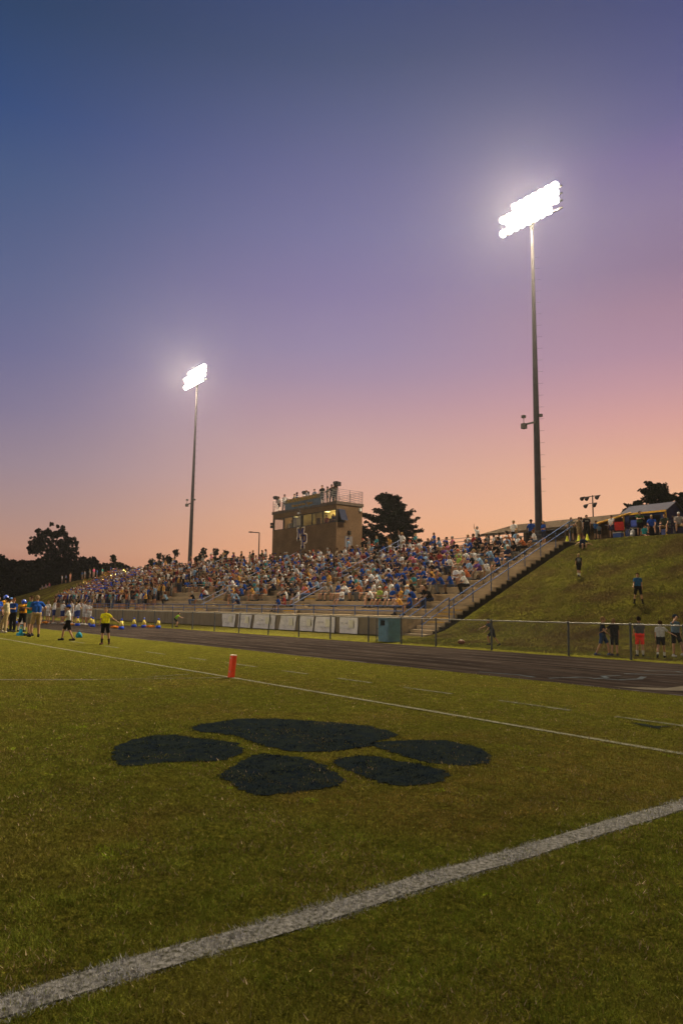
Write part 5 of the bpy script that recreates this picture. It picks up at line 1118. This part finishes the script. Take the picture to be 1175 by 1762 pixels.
# people on the left bank
LB = 'people along the left bank'
for x, h_, sc2, lg_, lb, hs_ in [(-121.5, 1.45, (.40, .38, .42), (.2, .17, .15), 'person in pale shirt, left one of the trio on the left bank', 'short'), (-119.5, 1.4, (.10, .12, .2), BLK, 'person in dark blue, middle of the trio on the left bank', 'short'), (-117.3, 1.5, (.45, .22, .16), (.4, .2, .14), 'person in salmon, right one of the trio on the left bank', 'long'),
        (-111.6, 1.3, (.04, .12, .28), (.2, .16, .13), 'person in dark teal, leftmost of the cluster on the left bank', 'short'), (-110.4, 1.3, (.45, .43, .5), (.22, .17, .14), 'person in pale lilac beside the dark teal shirt', 'short'), (-108.2, 1.45, (.26, .27, .24), (.25, .18, .14), 'person in grey tank standing left of the pink shirt', 'long'), (-106.5, 1.55, (.62, .12, .25), (.3, .2, .16), 'woman in bright pink top on the left bank', 'long'), (-105.1, 1.2, (.04, .10, .24), (.1, .1, .15), 'child in blue right of the pink top', 'short'), (-102.9, 1.3, (.04, .38, .34), (.35, .22, .16), 'blond child in turquoise on the left bank', 'long'), (-99.6, 1.35, (.02, .05, .24), NAVY, 'person in royal blue on the left bank right of the turquoise child', 'short'), (-98.3, 1.0, (.26, .25, .25), GRY, 'short person in grey on the left bank', 'short'), (-97.2, 1.0, (.03, .03, .04), (.3, .2, .16), 'person in black crouched on the left bank', 'long')]:
    fm = hs_ == 'long'; key = ('t1' if fm else 't0'); y_ = 36.2; place_type(key, x, y_, tz(x, y_), rad(rp.uniform(-60, 40)), h_/1.7, sc2, lg_, SKINS[0], HAIRS[2][1] if fm else HAIRS[0][1], group=LB, label=lb)
for x, lb, c in [(-127.5, 'person in pink sitting low at the left foot of the bank', (.4, .1, .16)), (-129.5, 'person in lilac sitting low on the left bank', (.28, .2, .32)), (-131.6, 'person in grey sitting furthest left on the bank', (.2, .2, .22)), (-94.6, 'person in orange sitting at the top of the left bank', (.5, .16, .06)), (-95.6, 'person in red sitting at the top of the left bank', (.4, .04, .03))]:
    o = place_type('s0', x, 36.0, tz(x, 36)-.4, 0, .95, c, (.1, .1, .12), SKINS[0], HAIRS[0][1], group=LB, label=lb)
# cheerleaders along the far side of the track
CH = 'cheerleaders in white tops beside the track'
cx0 = [(-56.9, 15.6), (-56.2, 15.9), (-55.5, 16.1), (-54.9, 16.6), (-54.4, 16.4), (-53.9, 16.9), (-53.3, 17.0), (-52.9, 17.5), (-52.5, 16.9), (-51.7, 17.4)]
dsc = ['at the left end', 'second from the left', 'third from the left', 'fourth from the left', 'fifth from the left', 'sixth from the left', 'seventh from the left', 'eighth from the left', 'ninth from the left', 'at the right end']
for i, (x, y) in enumerate(cx0):
    place_type(['t1', 't4', 't3', 't1', 't0', 't4', 't1', 't3', 't4', 't1'][i], x, y, 0.01, rad([150, 30, 170, -40, 200, 10, 160, 20, 180, 40][i]), .93+.04*(i % 3), (.58, .58, .62), (.50, .50, .54) if i % 2 else (.03, .05, .2), SKINS[i % 3], HAIRS[(i*2) % 5][1], group=CH, label='cheerleader in a white top standing beside the track, '+dsc[i], shoecol=(.6, .6, .6))
person(-54.2, 18.2, 1.75, 170, 'person in blue cap holding up their hands among the cheerleaders', (.3, .2, .15), NAVY, cap=(.02, .06, .33), arms=('up', 'up'))
person(-46.2, 21.4, 1.0, 90, 'child in lime shirt crouching by the grandstand wall', (.28, .55, .04), BLK, arms=('reach', 'reach'), legs=('bent', 'bent'), lean=40, kid=True)
# roof of the press box
RP = 'people on the press box roof'
dark = [(-57.9, 1.5, 'white shirted man at the left rail of the press box roof', (.40, .38, .40), 't0'), (-57.3, 1.7, 'man in pale shirt second from the left on the press box roof', (.45, .42, .45), 't2'), (-56.0, 1.65, 'person in gold and navy leaning above the banner start', (.18, .11, .03), 't0'), (-54.9, 1.62, 'person in dark blue behind the left part of the banner', (.015, .02, .08), 't4'), (-52.4, 1.62, 'person in blue grey behind the middle of the banner', (.10, .12, .2), 't2'), (-51.6, 1.60, 'dark shirted person behind the right part of the banner', (.02, .02, .025), 't0'), (-50.9, 1.74, 'person in black right of the banner on the roof', (.012, .012, .014), 't2'), (-50.45, 1.62, 'person in dark green at the roof rail', (.02, .03, .02), 't4'), (-49.7, 1.98, 'tallest person in olive on the press box roof', (.03, .04, .018), 't0'), (-49.0, 1.7, 'camera operator in brown at the roof corner', (.05, .035, .02), 't5'), (-51.25, 1.66, 'person in charcoal squeezed between two others right of the banner', (.03, .03, .03), 't0'), (-50.15, 1.78, 'broad person in black just left of the tallest one on the roof', (.012, .012, .014), 't2'), (-53.3, 1.6, 'person in pale lavender behind the banner, right of the covered camera', (.3, .28, .36), 't0'), (-49.35, 1.6, 'person in dark brown between the tallest one and the camera operator', (.04, .03, .02), 't4')]
for i, (x, h_, lb, c, key) in enumerate(dark): place_type(key, x, 36.95+.25*(i % 3), RZ, rad([0, 20, -15, 160, 10][i % 5]), h_/1.73, c, (.02, .02, .025), SKINS[i % 4], HAIRS[i % 2][1], group=RP, label=lb)
def vcam(x, y, z, lb, s=1):
    e = empty('video_camera', (x, y, z), rad(20), label=lb, cat='video camera', group='video cameras on the roof'); mb = MB().box(-.16*s, .16*s, -.3*s, .25*s, 1.25, 1.25+.3*s); link('camera_body', mb.mesh('camera_body', M_BLK), e); link('lens_barrel', MB().tube((0, -.3*s, 1.25+.15*s), (0, -.5*s, 1.25+.15*s), .08*s, n=12).mesh('lens_barrel', M_BLK), e)
    for a in range(3): link('leg', MB().tube((0, 0, 1.25), (.3*math.cos(a*2.09), .3*math.sin(a*2.09), 0), .018, n=6).mesh('leg', M_BLK), e)
for x, c, key, lb in ((-51.0, (.25, .04, .03), 't0', 'person in dark red inside the press box behind the fifth window'), (-50.0, (.03, .04, .10), 't1', 'person in navy inside the press box behind the last window'), (-56.5, (.3, .3, .3), 't4', 'person in grey inside the press box behind the second window')):
    place_type(key, x, 37.55, 7.96, rad(15), .93, c, (.03, .03, .03), SKINS[1], HAIRS[0][1], group='people inside the press box', label=lb)
vcam(-58.1, 36.8, RZ, 'video camera on a tripod at the left roof corner'); vcam(-53.9, 37.3, RZ+.0, 'big covered video camera above the middle of the banner', 1.15); vcam(-48.65, 36.9, RZ+.15, 'large video camera at the right roof corner', 1.15)

# ------------------------------------------------------------------ things on the field edge
M_MY = mat('megaphone_yellow', (.62, .50, .10), .5, 8, .1); M_MB = mat('megaphone_blue', (.015, .05, .40), .45); M_POM = mat('pompom_gold', (.62, .22, .01), .7, 20, .3)
MG = 'cheer megaphones standing by the track'
for i, (x, y, lb) in enumerate([(-56.48, 13.72, 'leftmost, beside a low white bench'), (-49.92, 16.08, 'just right of the cheerleaders, nearest them'), (-50.6, 17.2, 'behind the one nearest the cheerleaders'), (-47.15, 16.15, 'left of the child in yellow'), (-48.9, 17.47, 'second left of the child in yellow'), (-42.3, 16.19, 'right by the outstretched hand'), (-46.6, 18.68, 'just behind the outstretched hand'), (-45.36, 18.86, 'left one of the last pair by the wall'), (-43.9, 19.2, 'rightmost one of all by the wall')]):
    e = empty('megaphone', (x, y, .008), label='yellow and blue cheer megaphone, '+lb, cat='megaphone', group=MG); e.scale = (.8, .8, .8)
    mb = MB(); mb.tube((0, 0, 0), (0, 0, .22), .22, .175, 16); link('blue_rim', mb.mesh('blue_rim', M_MB, True), e); link('cone', MB().tube((0, 0, .22), (0, 0, .62), .175, .085, 16).mesh('cone', M_MY, True), e); link('mouthpiece', MB().tube((0, 0, .62), (0, 0, .78), .085, .055, 12).mesh('mouthpiece', M_MB, True), e)
    link('handle', MB().tube((.17, 0, .28), (.21, 0, .36), .012).tube((.21, 0, .36), (.14, 0, .46), .012).mesh('handle', M_MB), e)
def pom(x, y, lb):
    g = np.random.default_rng(int(-x*10)); mb = MB()
    for i in range(150):
        d = Vector(g.normal(size=3)); d.normalize(); d.z = abs(d.z)*.6; c = Vector((g.normal()*.12, g.normal()*.12, .05)); q = c+d*.20; w_ = d.orthogonal().normalized()*.012; mb.add([c-w_, c+w_, q+w_, q-w_], [(0, 1, 2, 3)])
    mb2 = MB().ell((0, 0, .09), (.15, .15, .09)); e = empty('pompom', (x, y, .01), label=lb, cat='pompom', group='gold pompoms lying by the track'); link('strands', mb.mesh('strands', M_POM), e); link('core', mb2.mesh('core', M_POM, True), e)
pom(-50.4, 15.7, 'gold pompom at the feet of the cheerleaders, right side'); pom(-43.6, 16.3, 'gold pompom left of the outstretched hand'); pom(-44.7, 19.0, 'gold pompom between the last two megaphones'); pom(-55.6, 15.6, 'gold pompom among the cheerleaders, left side')
e = empty('duffel_bag', (-32.15, 10.44, 0), label='small turquoise drawstring bag on the grass right of the boy in white', cat='bag'); link('bag', MB().ell((0, 0, .11), (.16, .12, .13)).box(-.13, .13, -.1, .1, .0, .12).mesh('bag', mat('turq_bag', (.01, .17, .26), .7, 6, .3), True), e); link('strap', MB().tube((0, 0, .22), (.03, 0, .32), .03, .015).mesh('strap', mat('turq_bag', (.01, .17, .26), .7)), e)
e = empty('bottle_carrier', (-34.95, 8.75, 0), label='cyan bottle carrier on the grass at the feet of the man in teal', cat='bottle carrier'); link('tray', MB().box(-.25, .25, -.12, .12, 0, .12).mesh('tray', mat('cyan_plastic', (.01, .25, .42), .5)), e)
for k in range(3): link('bottle', MB().tube((-.16+.16*k, 0, .12), (-.16+.16*k, 0, .30), .045, .03).mesh('bottle', mat('cyan_plastic', (.01, .25, .42), .5)), e)
link('handle', MB().tube((-.25, 0, .1), (-.2, 0, .45), .015).tube((-.2, 0, .45), (.2, 0, .45), .015).tube((.2, 0, .45), (.25, 0, .1), .015).mesh('handle', mat('cyan_plastic', (.01, .25, .42), .5)), e)
def bench(x, y, lb, L=1.6):
    e = empty('low_bench', (x, y, .008), rad(10), label=lb, cat='bench'); m_ = mat('bench_white', (.45, .43, .42), .6); link('seat', MB().box(-L/2, L/2, -.15, .15, .36, .42).mesh('seat', m_), e)
    for s in (-1, 1): link('leg', MB().box(s*L*.4-.03, s*L*.4+.03, -.12, .12, 0, .36).mesh('leg', m_), e)
bench(-55.2, 13.6, 'low white bench behind the jersey 88 player')
e = empty('football', (-20.76, 22.2, tz(-20.76, 22.2)+.10), rad(60), label='brown football lying on the grass before the stooping boy', cat='football'); fb = MB(); n = 12
for k in range(9): pass
link('ball', MB().ell((0, 0, 0), (.155, .095, .095), None, 14, 12).mesh('ball', mat('leather', (.10, .035, .018), .6), True), e); link('laces', MB().box(-.06, .06, -.008, .008, .093, .099).mesh('laces', M_WINK), e)
# sousaphones and brass held in the band
M_BRASS = mat('polished_brass', (.75, .52, .16), .22, metal=1.0)
for i, (x, k) in enumerate([(-84.4, 5), (-83.2, 5), (-82.2, 6), (-84.9, 4), (-88.3, 3), (-86.2, 5)]):
    y = Y0+TD*k-.35; z = ZW+TR*k; e = empty('sousaphone', (x, y, z), rad(-30+i*14), label='shining brass sousaphone over the band, '+['leftmost of the upper cluster', 'second in the upper cluster', 'right one of the upper cluster', 'lower left under the cluster', 'far left near the stand edge', 'left middle of the band'][i], cat='sousaphone', group='brass horns held up in the band')
    mb = MB(); pr = None
    for j in range(17):
        a = math.pi*2*j/16; p = Vector((.30*math.cos(a), .12*math.sin(a), 1.25+.42*math.sin(a)))
        if pr: mb.tube(pr, p, .045, n=8)
        pr = p
    mb.tube((.3, 0, 1.4), (.18, -.02, 1.9), .05, .07); link('tubing', mb.mesh('tubing', M_BRASS, True), e)
    mb = MB(); P = [(.07, 1.88, 0), (.10, 1.95, -.06), (.16, 2.0, -.13), (.26, 2.02, -.2), (.33, 2.02, -.22)]
    for a, b in zip(P[:-1], P[1:]): mb.tube((.16, a[2], a[1]), (.16, b[2], b[1]), a[0], b[0], 18, caps=False)
    link('bell', mb.mesh('bell', M_BRASS, True), e)

# dull matt surfaces: no grazing sheen on turf, paint, cinders, concrete
def matt(M):
    t = M.node_tree; b = t.nodes.get('Principled BSDF'); d = t.nodes.new('ShaderNodeBsdfDiffuse'); d.inputs['Roughness'].default_value = .6
    for a, c in (('Base Color', 'Color'), ('Normal', 'Normal')):
        if b.inputs[a].is_linked: t.links.new(b.inputs[a].links[0].from_socket, d.inputs[c])
        elif a == 'Base Color': d.inputs['Color'].default_value = b.inputs[a].default_value
    o = [n for n in t.nodes if n.type == 'OUTPUT_MATERIAL'][0]; t.links.new(d.outputs[0], o.inputs['Surface']); t.nodes.remove(b)
for M in bpy.data.materials:
    if M.name in ('turf', 'track_cinder', 'grass_blade', 'turf_paint', 'faded_paint', 'side_line_paint', 'track_paint', 'paw_paint', 'apron', 'tier_concrete', 'edge_concrete', 'wall_concrete', 'tan_brick', 'leaves_dark', 'needles', 'bark', 'shaded_dark_concrete', 'brown_shingle', 'tan_board', 'yellow_step_paint', 'tinted_cloth', 'tinted_crowd'): matt(M)

# ------------------------------------------------------------------ haze volume, added for the halo round the lamps
me = bpy.data.meshes.new('haze'); b_ = MB().box(-640, 640, -640, 640, -4, 46); me.from_pydata(b_.V, [], b_.F); me.update()
M = bpy.data.materials.new('glow_haze'); M.use_nodes = True; t = M.node_tree; t.nodes.clear()
v = N(t, 'ShaderNodeVolumePrincipled'); v.inputs['Color'].default_value = (.92, .90, .92, 1); v.inputs['Density'].default_value = .00011; v.inputs['Anisotropy'].default_value = .62
o_ = N(t, 'ShaderNodeOutputMaterial'); t.links.new(v.outputs[0], o_.inputs['Volume']); me.materials.append(M)
tag(link('haze', me), 'thin evening haze glowing round the floodlights', 'haze', kind='stuff')  # added haze volume, there only for the halo round the lamps
